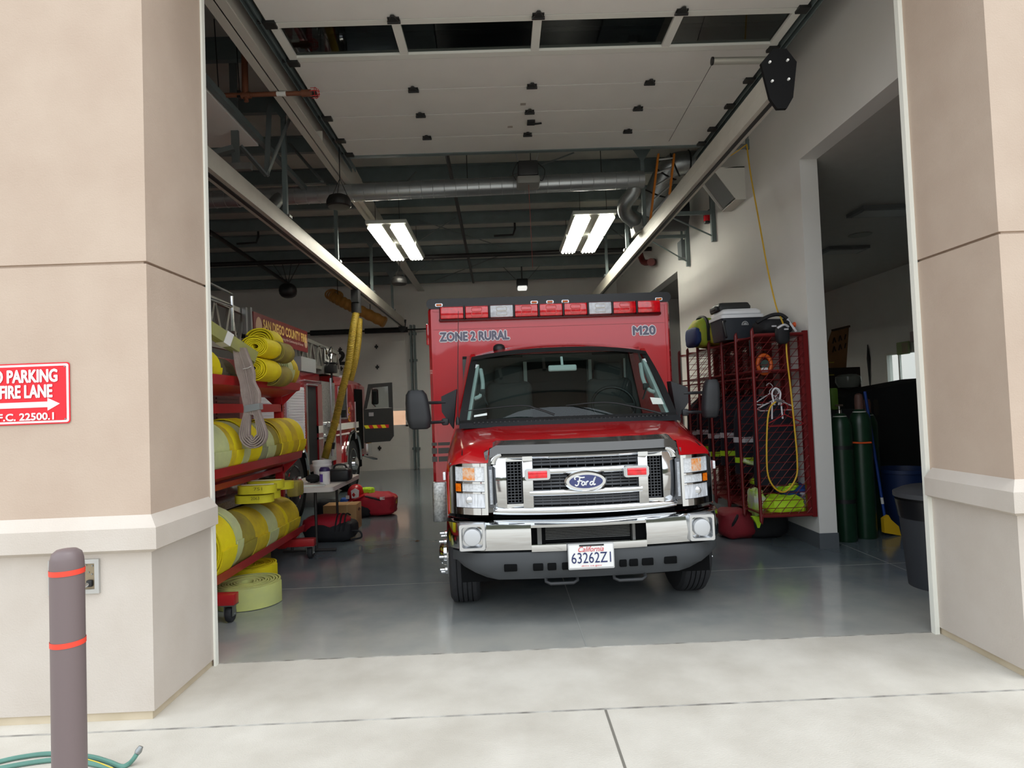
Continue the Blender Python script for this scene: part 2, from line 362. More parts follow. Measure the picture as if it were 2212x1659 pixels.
def hinge(x, y):
    m = MB(); m.box((x, y, ZD-.006), (.10, .085, .012)); m.cyl((x-.055, y, ZD-.022), (x+.055, y, ZD-.022), .014, n=8)
    m.prism([V((x-.045, y-.02, ZD-.012)), V((x+.045, y-.02, ZD-.012)), V((x+.012, y-.09, ZD-.012)), V((x-.012, y-.09, ZD-.012))], (0, 0, -.02))
    m.build('hinge', M_dkmetal, D1)
for y in (5.24, 6.415, 6.985, 7.575):
    for x in (-.80, .42, 1.64): hinge(x, y)
m = MB().box(AZ(1147, 265, ZD-.012), (.09, .11, .02)); m.bar(AZ(1155, 268, ZD-.015), AZ(1170, 266, ZD-.015), .03, .01); m.build('lock_bracket', M_blk, D1)
m = MB()
for px, py in ((1130, 225), (1102, 274)): m.box(AZ(px, py, ZD-.002), (.06, .05, .003))
m.build('sticker', mat('grey_sticker', (170, 160, 150), .6), D1)
for s_, x in (('a', -1.93), ('b', 2.77)):
    m = MB(); m.bx(x-.03, x+.03, 4.2, 8.6, ZD+.045, ZD+.055); m.bx(x-.03, x-.022, 4.2, 8.6, ZD-.01, ZD+.055); m.bx(x+.022, x+.03, 4.2, 8.6, ZD-.01, ZD+.055)
    o = m.build('track', M_gpaint, D1)
    m = MB()
    for y in (5.24, 5.84, 6.42, 6.985, 7.575, 8.0):
        m.box((x+(.09 if x < 0 else -.09), y, ZD-.012), (.10, .09, .025)); m.cyl((x-.01, y, ZD+.01), (x+(.12 if x < 0 else -.12), y, ZD+.01), .012, n=8)
    m.build('roller', M_dkmetal, o)
# ================================================================ ambulance (local frame: x to the right, y into the building, z up)
AYAW = math.radians(1.6); A0 = V((.565, 4.4, 0))
_ly = V((-math.sin(AYAW), math.cos(AYAW), 0)); _lx = V((math.cos(AYAW), math.sin(AYAW), 0))
AMB = thing('ambulance', 'red box ambulance with chrome grille parked nose out in the middle of the open bay', 'ambulance', A0, rz=AYAW, local=True)
def L(px, py, y):                                               # a point of the photo on the ambulance's own plane y
    r = ray(px, py); t = (y-(CAMLOC-A0).dot(_ly))/r.dot(_ly); p = CAMLOC+r*t-A0
    return V((p.dot(_lx), y, p.z))
M_redbox = mat('red_box_paint', (206, 12, 30), .25, coat=.8)
M_dark = mat('dark_trim_plastic', (40, 42, 44), .55)
M_val = mat('grey_valance_plastic', (62, 65, 68), .6)
M_smoke = mat('smoked_bug_shield', (58, 58, 56), .12, coat=1)
M_clear = mat('clear_lamp_lens', (226, 230, 234), .15, .15, var=.16, scale=70, coat=.6)
M_amber = mat('amber_lens', (236, 130, 24), .2, rgb2=(206, 84, 6), scale=50)
M_rlens = mat('red_lens', (222, 16, 32), .15, var=.25, scale=25, coat=1)
M_wlens = mat('white_lens', (214, 220, 226), .2, var=.15, scale=30)
M_inner = mat('grey_cab_lining', (206, 214, 214), .6)
M_seat = mat('dark_seat_cloth', (62, 64, 64), .9)
def sym(pts): return [V((-p[0], p[1], p[2])) for p in pts[::-1]] + [V(p) for p in pts[1:]] if abs(pts[0][0]) < 1e-6 else None
# --- hood and fenders
sec = [(.10, [(0, 1.285), (.30, 1.284), (.55, 1.275), (.672, 1.255), (.685, 1.152), (.885, 1.148), (.955, 1.14), (.985, 1.05), (.985, .80)]),
       (.16, [(0, 1.31), (.30, 1.308), (.56, 1.295), (.70, 1.272), (.80, 1.235), (.905, 1.18), (.962, 1.13), (.975, 1.05), (.975, .78)]),
       (.32, [(0, 1.345), (.30, 1.342), (.58, 1.327), (.72, 1.306), (.82, 1.275), (.925, 1.22), (.985, 1.15), (.998, 1.05), (.995, .76)]),
       (.58, [(0, 1.395), (.30, 1.392), (.60, 1.38), (.74, 1.362), (.84, 1.34), (.93, 1.29), (.99, 1.21), (1.01, 1.08), (1.005, .76)]),
       (.80, [(0, 1.43), (.30, 1.428), (.62, 1.42), (.76, 1.41), (.86, 1.395), (.935, 1.35), (.99, 1.25), (1.012, 1.10), (1.008, .76)]),
       (1.00, [(0, 1.44), (.30, 1.44), (.62, 1.44), (.78, 1.44), (.88, 1.43), (.94, 1.39), (.99, 1.27), (1.014, 1.10), (1.01, .76)])]
rows = []
for y, pr in sec:
    h_ = [V((x, y + (.05*(x/.95)**2 if y < .3 else .02*(x/.95)**2), z)) for x, z in pr]
    if y < .12:
        for k in range(4, 9): h_[k].y = .115+.17*max(0, (h_[k].x-.70)/.28)**1.6 - (.01 if k < 7 else -.03)
    elif y < .2:
        for k in (5, 6, 7, 8): h_[k].y = (.18, .26, .32, .32)[k-5]
    rows.append([V((-p.x, p.y, p.z)) for p in h_[:0:-1]] + h_)
MB().grid(rows).build('hood_and_fenders', M_red, AMB, ang=60)
for s in (-1, 1): MB().tube([V((s*(.87-.0*i), sec[i][0]+.035, sec[i][1][5][1]+.028-.0*i)) for i in range(1, 5)], .004, 5).build('hood_shut_line', M_blk, AMB)
# door/side body behind the fender and the lower cab sides
for s in (-1, 1):
    m = MB().loft([[V((s*.94, 1.0, 1.42)), V((s*1.0, 1.0, 1.25)), V((s*1.014, 1.0, 1.1)), V((s*1.0, 1.17, .50)), V((s*.6, 1.17, .5)), V((s*.6, 1.0, 1.42))],
            [V((s*.95, 1.96, 1.42)), V((s*1.0, 1.96, 1.25)), V((s*1.014, 1.96, 1.1)), V((s*1.0, 1.96, .42)), V((s*.6, 1.96, .42)), V((s*.6, 1.96, 1.42))]])
    m.build('cab_side', M_red, AMB, ang=50)
# --- cowl, windscreen, roof
NB = 13
def wsb(i):                                                      # windscreen lower edge
    t = -1+2*i/(NB-1); return V((t*.905, .70+.14*t*t, 1.415-.005*t*t))
def wst(i):                                                      # upper edge
    t = -1+2*i/(NB-1); return V((t*.785, 1.20+.13*abs(t)**2.2, 2.055-.05*abs(t)**2.4))
def wsm(i, k): return wsb(i).lerp(wst(i), k) + V((0, -.035*math.sin(PI*k), .02*math.sin(PI*k)))
rws = []
for k in [q/8 for q in range(9)]:
    rws.append([wsm(i, .02+.93*k) for i in range(NB)])
for r_ in rws:
    c0, c1 = r_[0].copy(), r_[-1].copy(); mid = (c0+c1)/2
    for q in range(NB): r_[q] = mid + (r_[q]-mid)*.955
M_ws = glass('windscreen_glass', (206, 222, 218))
MB().grid(rws).build('windscreen', M_ws, AMB)
def ribbon(pa, pb):
    return MB().loft([pa, pb], False, False)
m = MB()                                                         # black frame band round the glass
m.loft([[wsm(i, .93) for i in range(NB)], [wsm(i, 1.0)+V((0, .0, 0)) for i in range(NB)]], False, False)
for s in (0, NB-1):
    sg = -1 if s == 0 else 1
    inn = []; outr = []
    for k in range(9):
        p = wsm(s, k/8); outr.append(p+V((sg*.012, .015, 0))); inn.append(V((p.x*.94, p.y-.006, p.z)))
    m.loft([inn, outr], False, False)
m.loft([[wsm(i, .05)+V((0, -.004, .0)) for i in range(NB)], [wsb(i)+V((0, -.03, -.005)) for i in range(NB)]], False, False)
m.build('windscreen_surround', M_blk, AMB)
m = MB(); m.loft([[wsb(i)+V((0, -.03, -.004)) for i in range(NB)], [wsb(i)+V((0, -.10+.02*abs(-1+2*i/(NB-1)), .0+.012)) for i in range(NB)], [wsb(i)+V((0, -.14+.02*abs(-1+2*i/(NB-1)), -.03)) for i in range(NB)]], False, False)
cow = m.build('cowl_panel', mat('black_cowl_plastic', (30, 32, 36), .5), AMB)
m = MB()
for i in range(46):
    t = -.78+1.56*i/45
    if abs(abs(t)-.4) < .02: continue
    m.box((t, .70+.14*(t/.9)**2-.075, 1.424), (.012, .05, .012))
m.build('vent_slats', M_blk, cow)
# roof shell and pillars
rw = []
for y, dz, kx in ((0, 0, 1), (.12, .04, 1.01), (.4, .07, 1.03), (.76, .08, 1.05)):
    rw.append([V((wst(i).x*kx, min(wst(i).y+y, 1.96), wst(i).z+dz*(1-.55*abs(-1+2*i/(NB-1))**3))) for i in range(NB)])
MB().grid(rw).build('cab_roof', M_red, AMB, ang=60)
m = MB()
for s in (-1, 1):
    a0 = V((s*.912, .86, 1.42)); a1 = V((s*.795, 1.34, 2.0)); 
    m.loft([[a0, a0+V((s*.018, .04, 0)), a0+V((s*.0, .10, 0))], [a1, a1+V((s*.01, .05, .0)), a1+V((-s*.005, .12, 0))]])
    m.bar((s*.91, 1.02, 1.42), (s*.78, 1.42, 2.02), .04, .05); m.bar((s*.775, 1.42, 2.03), (s*.80, 1.96, 2.05), .04, .05); m.bar((s*.93, 1.92, 1.40), (s*.81, 1.92, 2.05), .05, .09)
m.build('cab_pillars', M_red, AMB)
for s in (-1, 1): MB().grid([[V((s*.915, 1.02, 1.43)), V((s*.935, 1.9, 1.43))], [V((s*.785, 1.40, 2.02)), V((s*.81, 1.9, 2.04))]]).build('side_window', M_ws, AMB)
M_dome = M_blk
m = MB().lathe([(.055, 0), (.056, .02), (.05, .04), (.03, .055), (.005, .06)], L(1078, 752, 1.42)+V((0, 0, -.02)), n=20)
m.build('roof_beacon', M_blk, AMB)
# wipers
def wiper(a, b, c):
    m = MB(); P = [L(a[0], a[1], .66), L((a[0]+b[0])/2, (a[1]+b[1])/2-3, .68), L(b[0], b[1], .70), L(c[0], c[1], .78)]
    pts = bez(P, 6); m.tube(pts, [.009-.005*i/len(pts) for i in range(len(pts))], 6); m.build('wiper', M_blk, AMB)
wiper((1198, 896), (1122, 876), (1003, 888)); wiper((1428, 893), (1306, 869), (1222, 876))
# whip antenna
m = MB(); b = L(989, 910, .78); m.lathe([(.016, -.03), (.018, .0), (.01, .03), (.004, .04)], b, n=10); m.tube([b, L(989, 800, .80), L(990, 672, .82)], [.0035, .003, .002], 6)
m.build('antenna', M_blk, AMB)
# --- cab interior
m = MB().loft([[V((-.86, .86, 1.36)), V((-.86, 1.12, 1.40)), V((-.86, 1.2, 1.3))], [V((.86, .86, 1.36)), V((.86, 1.12, 1.40)), V((.86, 1.2, 1.3))]])
m.bx(-.88, .88, .98, 1.25, .9, 1.36, .03); m.build('dashboard', mat('dark_dashboard', (44, 47, 49), .85), AMB)
m = MB().bx(-.9, -.27, 1.93, 1.95, .6, 2.03); m.bx(.34, .9, 1.93, 1.95, .6, 2.03); m.bx(-.3, .4, 1.93, 1.95, 1.98, 2.05); m.build('rear_bulkhead', mat('grey_bulkhead', (98, 102, 102), .8), AMB)
MB().bx(-.9, .9, 1.952, 1.968, .6, 2.06).build('pass_through_shade', mat('pass_through_shade_dark', (34, 36, 36), .9), AMB)  # dark sheet painted for the shade inside the pass-through opening
m = MB().bx(-.30, -.265, 1.86, 1.90, 1.2, 1.98); m.bx(.35, .38, 1.86, 1.9, 1.3, 1.98); m.bx(.70, .72, 1.86, 1.9, 1.3, 1.98); m.build('white_edge_strip', mat('pale_edge_trim', (214, 222, 220), .6), AMB)
for x in (-.46, .50):
    m = MB().box((x, 1.62, 1.42), (.44, .16, .72), .07, seg=3); m.box((x, 1.62, 1.83), (.28, .11, .20), .05, seg=3); m.box((x, 1.42, 1.06), (.46, .5, .18), .06)
    m.build('seat', M_seat, AMB)
m = MB(); c = L(1325, 860, 1.22); R_ = Matrix.Rotation(math.radians(58), 3, 'X')
m.tube([c+V((0, 0, -.06))+R_ @ V((.19*math.cos(2*PI*i/28), .19*math.sin(2*PI*i/28), 0)) for i in range(28)], .014, 8, closed=True); m.bar(c+V((-.18, 0, -.06)), c+V((.18, 0, -.06)), .03, .02)
m.build('steering_wheel', M_blk, AMB)
m = MB(); c = L(1215, 795, 1.12); m.box(c, (.25, .03, .055), .015, seg=3); m.bar(c, c+V((0, .05, .10)), .02, .02); m.build('rear_view_mirror', M_inner, AMB)
for s in (-1, 1):                                                # pale pillar lining with grab handle
    lo = V((s*.835, .90, 1.42)); hi = V((s*.745, 1.26, 1.90)); m = MB()
    m.bar(lo, hi, .085, .03, up=(s, 0, 0)); a = lo.lerp(hi, .42); b = lo.lerp(hi, .96)
    m.tube(bez([a+V((-s*.02, 0, 0)), a+V((-s*.075, -.01, .03)), lo.lerp(hi, .68)+V((-s*.07, -.02, 0)), b+V((-s*.03, 0, 0))], 6), .018, 8)
    m.build('grab_handle', M_inner, AMB)
    m = MB(); q = a+V((-s*.09, -.01, .05)); m.box(q, (.05, .03, .06), .008); m.bar(q+V((0, -.03, -.01)), q+V((-s*.04, -.03, -.11)), .02, .01); m.build('radio_clip', M_blk, AMB)
m = MB(); a = [L(1024, 897, .74), L(1052, 892, .735), L(1052, 897, .728), L(1024, 901, .733)]; m.prism(a, (0, .002, 0)); m.build('paper_pass', mat('white_paper', (226, 236, 232), .8), AMB)
m = MB(); a = [L(1404, 858, .86), L(1428, 860, .86), L(1434, 873, .84), L(1410, 873, .84)]; m.prism(a, (0, .003, 0)); m.build('permit_sticker', mat('pale_sticker', (214, 220, 214), .8), AMB)
# --- grille
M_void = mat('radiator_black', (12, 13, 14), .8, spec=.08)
MB().bx(-.66, .66, .20, .24, .70, 1.24).build('radiator', M_void, AMB)
def fy(x): return .04 + .12*(abs(x)/.7)**2.2                      # the nose is bowed in plan
def plate(x0, x1, z0, z1, d, y=0, n=6, r=0):                      # bowed bar following the nose
    m_ = MB(); A = []
    for i in range(n+1):
        x = x0+(x1-x0)*i/n; yy = fy(x)+y
        A.append([V((x, yy+.012, z0)), V((x, yy, z0+.012)), V((x, yy-.004, (z0+z1)/2)), V((x, yy, z1-.012)), V((x, yy+.012, z1)), V((x, yy+d, z1)), V((x, yy+d, z0))])
    return m_.loft(A)
g = MB()
for q in (plate(-.60, .60, 1.165, 1.205, .06, 0, 12), plate(-.66, .66, .775, .835, .07, -.002, 12)): g.add(q.v, q.f)
for s in (-1, 1):
    for x0, x1 in ((.56, .655), (.375, .445)):
        a, b = sorted((s*x0, s*x1)); q = plate(a, b, .80, 1.19, .06, 0, 3); g.add(q.v, q.f)
    cx_ = s*.60; pts = [V((s*(.59+.065*math.sin(t)), fy(.62), 1.14+.065*math.cos(t))) for t in [PI/2*i/6 for i in range(7)]]
    g.tube([p+V((0, .02, 0)) for p in pts], .032, 10)
for z0, z1 in ((1.055, 1.105), (.905, .955)):
    q = plate(-.40, .40, z0, z1, .05, -.006, 10); g.add(q.v, q.f)
for s in (-1, 1):
    g.bx(s*.375 if s > 0 else -.445-.0, s*.445 if s > 0 else -.375, .06, .12, 1.16, 1.19); g.bx(min(s*.44, s*.56), max(s*.44, s*.56), .11, .16, 1.155, 1.185); g.bx(min(s*.44, s*.56), max(s*.44, s*.56), .11, .16, .80, .855)
GR = g.build('grille', M_chrome, AMB, ang=50)
m = MB()
for zz in (1.128, 1.150, .972, .995, 1.018, 1.04, .852, .872, .892):
    q = plate(-.385, .385, zz-.004, zz+.004, .012, .02, 8); m.add(q.v, q.f)
for i in range(13):
    x = -.37+.74*i/12; m.bx(x-.002, x+.002, fy(x)+.02, fy(x)+.04, .84, 1.17)
m.build('mesh_insert', mat('grey_mesh_plastic', (62, 64, 68), .5), GR)
for s in (-1, 1):
    m = MB(); x0, x1 = .452, .552
    for i in range(5): x = x0+(x1-x0)*i/4; m.bx(s*x-.003, s*x+.003, fy(x)+.035, fy(x)+.05, .86, 1.15)
    for i in range(15): z = .86+.29*i/14; m.bx(min(s*x0, s*x1), max(s*x0, s*x1), fy(.5)+.035, fy(.5)+.05, z-.003, z+.003)
    m.build('side_vent', mat('grey_mesh_plastic', (62, 64, 68), .5), GR)
# smoked bug shield wrapping over the leading edge of the hood
A = []
for i in range(17):
    t = -1+2*i/16; x = t*.712; zt = 1.288 if abs(t) < .9 else 1.288-.05*((abs(t)-.9)/.1)**1.5
    A.append([V((x, fy(x)+.07, zt+.014)), V((x, fy(x)-.022, zt-.015)), V((x*.99, fy(x)-.034, zt-.075)), V((x*.99, fy(x)+.02, zt-.085)), V((x, fy(x)+.08, zt))])
MB().loft(A).build('bug_shield', M_smoke, AMB, ang=50)
m = MB()
for s in (-1, 1): MB().bar((s*.686, fy(.69)-.005, 1.205), (s*.676, fy(.68)-.005, .80), .036, .06, up=(0, 1, 0)).build('grille_edge_trim', M_smoke, AMB)
# badge: oval, blue field, white script
em = L(1266, 1040, .0); em.y = .012
def oval(c, a, b, n=36): return [V((c.x+a*math.cos(2*PI*i/n), c.y, c.z+b*math.sin(2*PI*i/n))) for i in range(n)]
bd = MB().loft([oval(em+V((0, .04, 0)), .150, .073), oval(em, .150, .073), oval(em+V((0, -.012, 0)), .138, .062)]).build('badge', M_chrome, AMB)
MB().loft([oval(em+V((0, -.012, 0)), .118, .047), oval(em+V((0, -.0165, 0)), .116, .046)]).build('badge_field', mat('badge_blue', (22, 40, 104), .25, coat=1), bd)
M_script = mat('badge_script_white', (228, 230, 232), .4)
def stroke(pts, c, sc, r, m_): 
    P = bez([c+V((x*sc, 0, z*sc)) for x, z in pts], 6); m_.tube([p+V((0, 0, 0)) for p in P], r, 6)
m = MB(); c = em+V((0, -.018, 0)); sc = .0125
for pts in ([(-6, 1.2), (-6.4, 2.2), (-5, 2.9), (-2.6, 2.3), (-.8, 2.4)], [(-3.4, 2.3), (-4.0, .2), (-4.6, -1.6), (-5.6, -2.1), (-6.3, -1.4)], [(-5, .2), (-3.4, .5), (-2.2, .3)],
            [(-1.9, -.1), (-2.6, -1.1), (-2.0, -2.0), (-1.0, -1.5), (-.9, -.4), (-1.6, .0), (-1.9, -.1)], [(.1, .2), (.0, -.8), (-.3, -2.0)], [(-.1, -1.1), (.5, -.1), (1.3, .1)],
            [(3.9, -.2), (2.6, -.3), (2.1, -1.4), (2.8, -2.0), (3.8, -1.0), (4.4, 1.0), (5.4, 2.4), (4.9, 1.6), (4.1, -.6), (4.2, -1.9), (5.2, -1.5)]):
    stroke(pts, c, sc, .0048, m)
m.build('badge_script', M_script, bd)
# red warning lights in the grille
for px, py in ((1161, 1025), (1375, 1018)):
    c = L(px, py, .02); m = MB(); pr = [V((c.x+a, c.y, c.z+b)) for a, b in rrect(.178, .080, .02)]; m.prism(pr, (0, .06, 0)); m.bx(c.x-.08, c.x+.08, c.y-.008, c.y, c.z-.036, c.z+.036)
    lt = m.build('grille_light', mat('bright_bezel', (206, 208, 210), .25, .8), AMB)
    MB().box((c.x, c.y-.012, c.z), (.134, .012, .050), .004).build('red_lens', M_rlens, lt)
# slim vertical light strips beside the grille
for s in (-1, 1):
    m = MB().bar((s*.672, fy(.68)-.035, 1.13), (s*.668, fy(.68)-.035, .835), .034, .03, up=(0, 1, 0), bev=.006); st = m.build('strip_light', mat('grey_strip_housing', (84, 86, 90), .4, .3), AMB)
    m = MB()
    for i in range(24): m.box((s*.670, fy(.68)-.053, 1.10-.235*i/23), (.018, .006, .005))
    m.build('strip_leds', M_wlens, st)
# headlamps: chrome bucket with three lamps
def hy(x): return .115+.17*max(0, (x-.70)/.28)**1.6
for s in (-1, 1):
    def pt(x, z, dy=0): return V((s*x, hy(x)+dy+(.02*(z-.95)), z))
    def panel(x0, x1, z0, z1, dy, d, n=6):
        A_ = [[pt(x0+(x1-x0)*i/n, z0, dy), pt(x0+(x1-x0)*i/n, z1, dy), pt(x0+(x1-x0)*i/n, z1, dy+d), pt(x0+(x1-x0)*i/n, z0, dy+d)] for i in range(n+1)]
        return MB().loft(A_)
    hd = MB()
    for a in ((.695, .965, 1.125, 1.148), (.695, .965, .785, .832), (.695, .715, .785, 1.148), (.925, .972, .785, 1.148), (.70, .96, 1.005, 1.018), (.70, .96, .935, .945)):
        q = panel(*a, 0, .07); hd.add(q.v, q.f)
    hl = hd.build('headlamp', M_chrome, AMB, ang=50)
    panel(.70, .96, .79, 1.14, .045, .02).build('reflector', mat('lamp_reflector', (190, 194, 198), .2, .9), hl)
    panel(.716, .926, 1.02, 1.125, .012, .02).build('turn_signal_lens', M_clear, hl)
    panel(.785, .87, 1.028, 1.116, .006, .012, 3).build('amber_bulb_lens', mat('amber_bulb', (236, 140, 40), .2, rgb2=(226, 206, 186), scale=38), hl)
    panel(.716, .875, .947, 1.003, .014, .02).build('side_lamp_lens', M_clear, hl)
    panel(.885, .935, .947, 1.003, .004, .02, 3).build('amber_marker_lens', M_amber, hl)
    m = panel(.716, .922, .834, .934, .010, .02)
    m.build('main_beam_lens', mat('fluted_lens', (222, 226, 232), .12, .15, var=.24, scale=22, stretch=(4, 1, .5), coat=.6), hl)
    m = MB(); c = pt(.825, .885, .006); m.cyl(c, c+V((0, -.006, 0)), .028, .02, 16); m.build('bulb_shield', mat('bright_bezel', (206, 208, 210), .25, .8), hl)
for s in (-1, 1): MB().box((s*1.01, .34, 1.05), (.02, .05, .06), .005).build('fender_marker', M_clear, AMB)
# --- bumper: bowed chrome bar with a slot, horn speakers at the ends
def by(x): return .0 + .05*(abs(x)/.75)**2 + (.20*((abs(x)-.75)/.27)**1.8 if abs(x) > .75 else 0)
def bump(x0, x1, z0, z1, n, top=True, bot=True):
    A_ = []
    for i in range(n+1):
        x = x0+(x1-x0)*i/n; y = by(x); zs_ = []
        a = [V((x, y+.14, z1)), V((x, y+.05, z1)), V((x, y+.012, z1-.02))] if top else [V((x, y+.1, z1)), V((x, y, z1))]
        a += [V((x, y-.004, (z0*.6+z1*.4)))]
        a += [V((x, y+.012, z0+.012)), V((x, y+.05, z0)), V((x, y+.14, z0))] if bot else [V((x, y, z0)), V((x, y+.1, z0))]
        A_.append(a)
    return MB().loft(A_)
bm_ = MB(); ZT, ZB = .748, .535
for a in ((-1.0, -.405, ZT, 12), (.40, 1.0, ZT, 12)):
    q = bump(a[0], a[1], ZB, ZT, 12); bm_.add(q.v, q.f)
q = bump(-.405, .40, .70, ZT, 10, True, False); bm_.add(q.v, q.f); q = bump(-.405, .40, ZB, .585, 10, False, False); bm_.add(q.v, q.f)
BP = bm_.build('front_bumper', M_chrome, AMB, ang=40)
m = MB().bx(-.42, .42, .10, .12, .58, .71); 
m.build('slot_back', M_void, BP)
m = MB()
for i in range(9): m.bx(-.30, .30, .085, .10, .60+.011*i, .604+.011*i)
m.bx(-.36, -.33, .05, .1, .58, .71); m.bx(.31, .33, .05, .1, .58, .71); m.build('cooler_fins', mat('cooler_grey', (96, 96, 94), .4, .6), BP)
for s, px, py in ((-1, 1020, 1161), (1, 1516, 1139)):
    c = L(px, py, .035); m = MB(); pr = [V((c.x+a, c.y+.02*s*0, c.z+b)) for a, b in rrect(.185, .19, .012)]
    R_ = Matrix.Rotation(-s*.0, 3, 'Z'); ri = [V((c.x+a, c.y-.012, c.z+b)) for a, b in rrect(.175, .18, .012)]; r2 = [V((c.x+a, c.y-.012, c.z+b)) for a, b in rrect(.145, .145, .02)]; r3 = [V((c.x+a, c.y+.035, c.z+b)) for a, b in rrect(.135, .135, .03)]
    m.loft([[p+V((0, .09, 0)) for p in pr], pr, ri, r2, r3])
    sp = m.build('siren_housing', mat('bright_bezel', (206, 208, 210), .25, .8), BP)
    MB().lathe([(.050, .0), (.060, .012), (.062, .035), (.057, .05), (.045, .054), (.002, .054)], c+V((0, .04, 0)), (0, -1, 0), 28).build('siren_horn_cap', mat('horn_cap_white', (196, 198, 200), .35, .2), sp)
# valance
q = MB(); A_ = []
for i in range(25):
    x = -.96+1.92*i/24; y = by(x)+.012; k = min(1, (1-abs(x)/.97)*3.2); zb = .50-.165*k**.6
    A_.append([V((x, y, .53)), V((x, y-.012, .47)), V((x, y+.005, .40 if zb < .4 else zb+.01)), V((x, y+.05, zb)), V((x, y+.14, zb)), V((x, y+.14, .53))])
VA = q.loft(A_).build('front_valance', M_val, AMB, ang=50)
for x0, x1 in ((-.60, -.51), (-.40, -.33), (-.30, -.24), (-.20, -.15), (.20, .25), (.27, .33), (.36, .44), (.52, .61)):
    MB().bx(x0, x1, by((x0+x1)/2)-.006, by((x0+x1)/2)+.05, .405, .455, .006).build('valance_opening', M_void, VA)
for x in (-.20, .28):
    MB().tube([V((x-.11, .12, .37)), V((x-.11, .06, .315)), V((x-.08, .04, .305)), V((x+.08, .04, .305)), V((x+.11, .06, .315)), V((x+.11, .12, .37))], .012, 6).build('tow_hook', M_dark, AMB)
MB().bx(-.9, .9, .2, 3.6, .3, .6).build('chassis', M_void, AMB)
# licence plate
pc = L(1277, 1201, -.04); M_pl = mat('plate_white', (232, 232, 230), .5)
fr = MB().prism([V((pc.x+a, pc.y, pc.z+b)) for a, b in rrect(.318, .176, .008)], (0, .012, 0)).build('licence_plate', mat('plate_frame_silver', (196, 198, 200), .35, .6), AMB)
MB().bx(pc.x-.152, pc.x+.152, pc.y-.002, pc.y, pc.z-.076, pc.z+.078).build('plate_face', M_pl, fr)
M_pblue = mat('plate_navy', (24, 38, 92), .6); M_pred = mat('plate_red', (206, 36, 48), .6)
text('63262Z1', pc+V((0, -.003, -.010)), (1, 0, 0), (0, 0, 1), .272, .072, M_pblue, fr, 'plate_number')
text('California', pc+V((.0, -.003, .049)), (1, 0, 0), (0, 0, 1), .175, .036, M_pred, fr, 'plate_state', shear=.35)
text('dmv.ca.gov', pc+V((0, -.003, -.065)), (1, 0, 0), (0, 0, 1), .14, .014, M_pred, fr, 'plate_web_address')
MB().bx(pc.x-.08, pc.x+.09, pc.y-.004, pc.y, pc.z+.068, pc.z+.078).build('plate_strip', M_blk, fr)
# --- wheels
def wheel(x, y, w=.235, r=.385, front=True):
    s = 1 if x > 0 else -1
    prof = [(.20, -.5), (.30, -.5), (r-.03, -.48), (r-.004, -.40)]
    for k in range(5):
        t0 = -.36+.155*k; prof += [(r, t0), (r, t0+.115), (r-.012, t0+.12), (r-.012, t0+.15)]
    prof = prof[:-2] + [(r-.004, .40), (r-.03, .48), (.30, .5), (.20, .5)]
    ty = MB().lathe([(a, b*w) for a, b in prof], V((x, y, r)), (1, 0, 0), 40).build('wheel', M_rub, AMB, ang=25)
    h = MB().lathe([(.20, 0), (.19, .02), (.11, -.02), (.10, .05), (.06, .085), (.02, .09)], V((x+s*w*.5, y, r)), (s, 0, 0), 28)
    for i in range(8):
        q = 2*PI*i/8; p = V((x+s*(w*.5+.01), y+.155*math.cos(q), r+.155*math.sin(q))); h.lathe([(.018, 0), (.018, .03), (.013, .035), (.012, .07), (.002, .075)], p, (s, 0, 0), 8)
    h.build('hub_cover', M_chrome, ty)
wheel(-.895, .80); wheel(.895, .80); wheel(-.93, 4.0); wheel(.93, 4.0)
# --- mirrors
for s, px, py in ((-1, 903, 879), (1, 1532, 874)):
    c = L(px, py, .86); c.x = -1.245 if s < 0 else 1.205; c.z = 1.55; KX = 1 if s < 0 else .72
    m = MB()
    rg = []
    for z, a, b in ((-.165, .06, .03), (-.15, .085, .05), (-.08, .10, .06), (.05, .095, .06), (.12, .085, .055), (.155, .06, .035)):
        rg.append([V((c.x+p*KX+s*.012*(z/.15), c.y+q, c.z+z)) for p, q in rrect(2*a, 2*b, min(a, b)*.8, 4)])
    m.loft(rg); mi = m.build('door_mirror', mat('black_mirror_plastic', (38, 40, 43), .55), AMB, ang=50)
    ab = V((s*.985, 1.05, 1.49)); m = MB()
    for dz in (.05, -.115): m.tube(bez([V((c.x-s*.06, c.y+.01, c.z+dz)), V((s*1.10, .98, c.z+dz)), V((s*1.03, 1.02, c.z+dz))], 5), .013, 8)
    m.loft([[V((s*1.06, 1.0, c.z+.10)), V((s*1.06, 1.05, c.z+.10)), V((s*1.06, 1.05, c.z-.03)), V((s*1.06, 1.0, c.z-.03))], [V((s*.93, 1.05, c.z+.16)), V((s*.93, 1.18, c.z+.16)), V((s*.97, 1.2, c.z-.18)), V((s*.97, 1.05, c.z-.18))]])
    m.box((s*1.035, 1.03, c.z-.115), (.06, .05, .06), .015); m.build('mirror_arm', mat('black_mirror_plastic', (38, 40, 43), .55), mi)
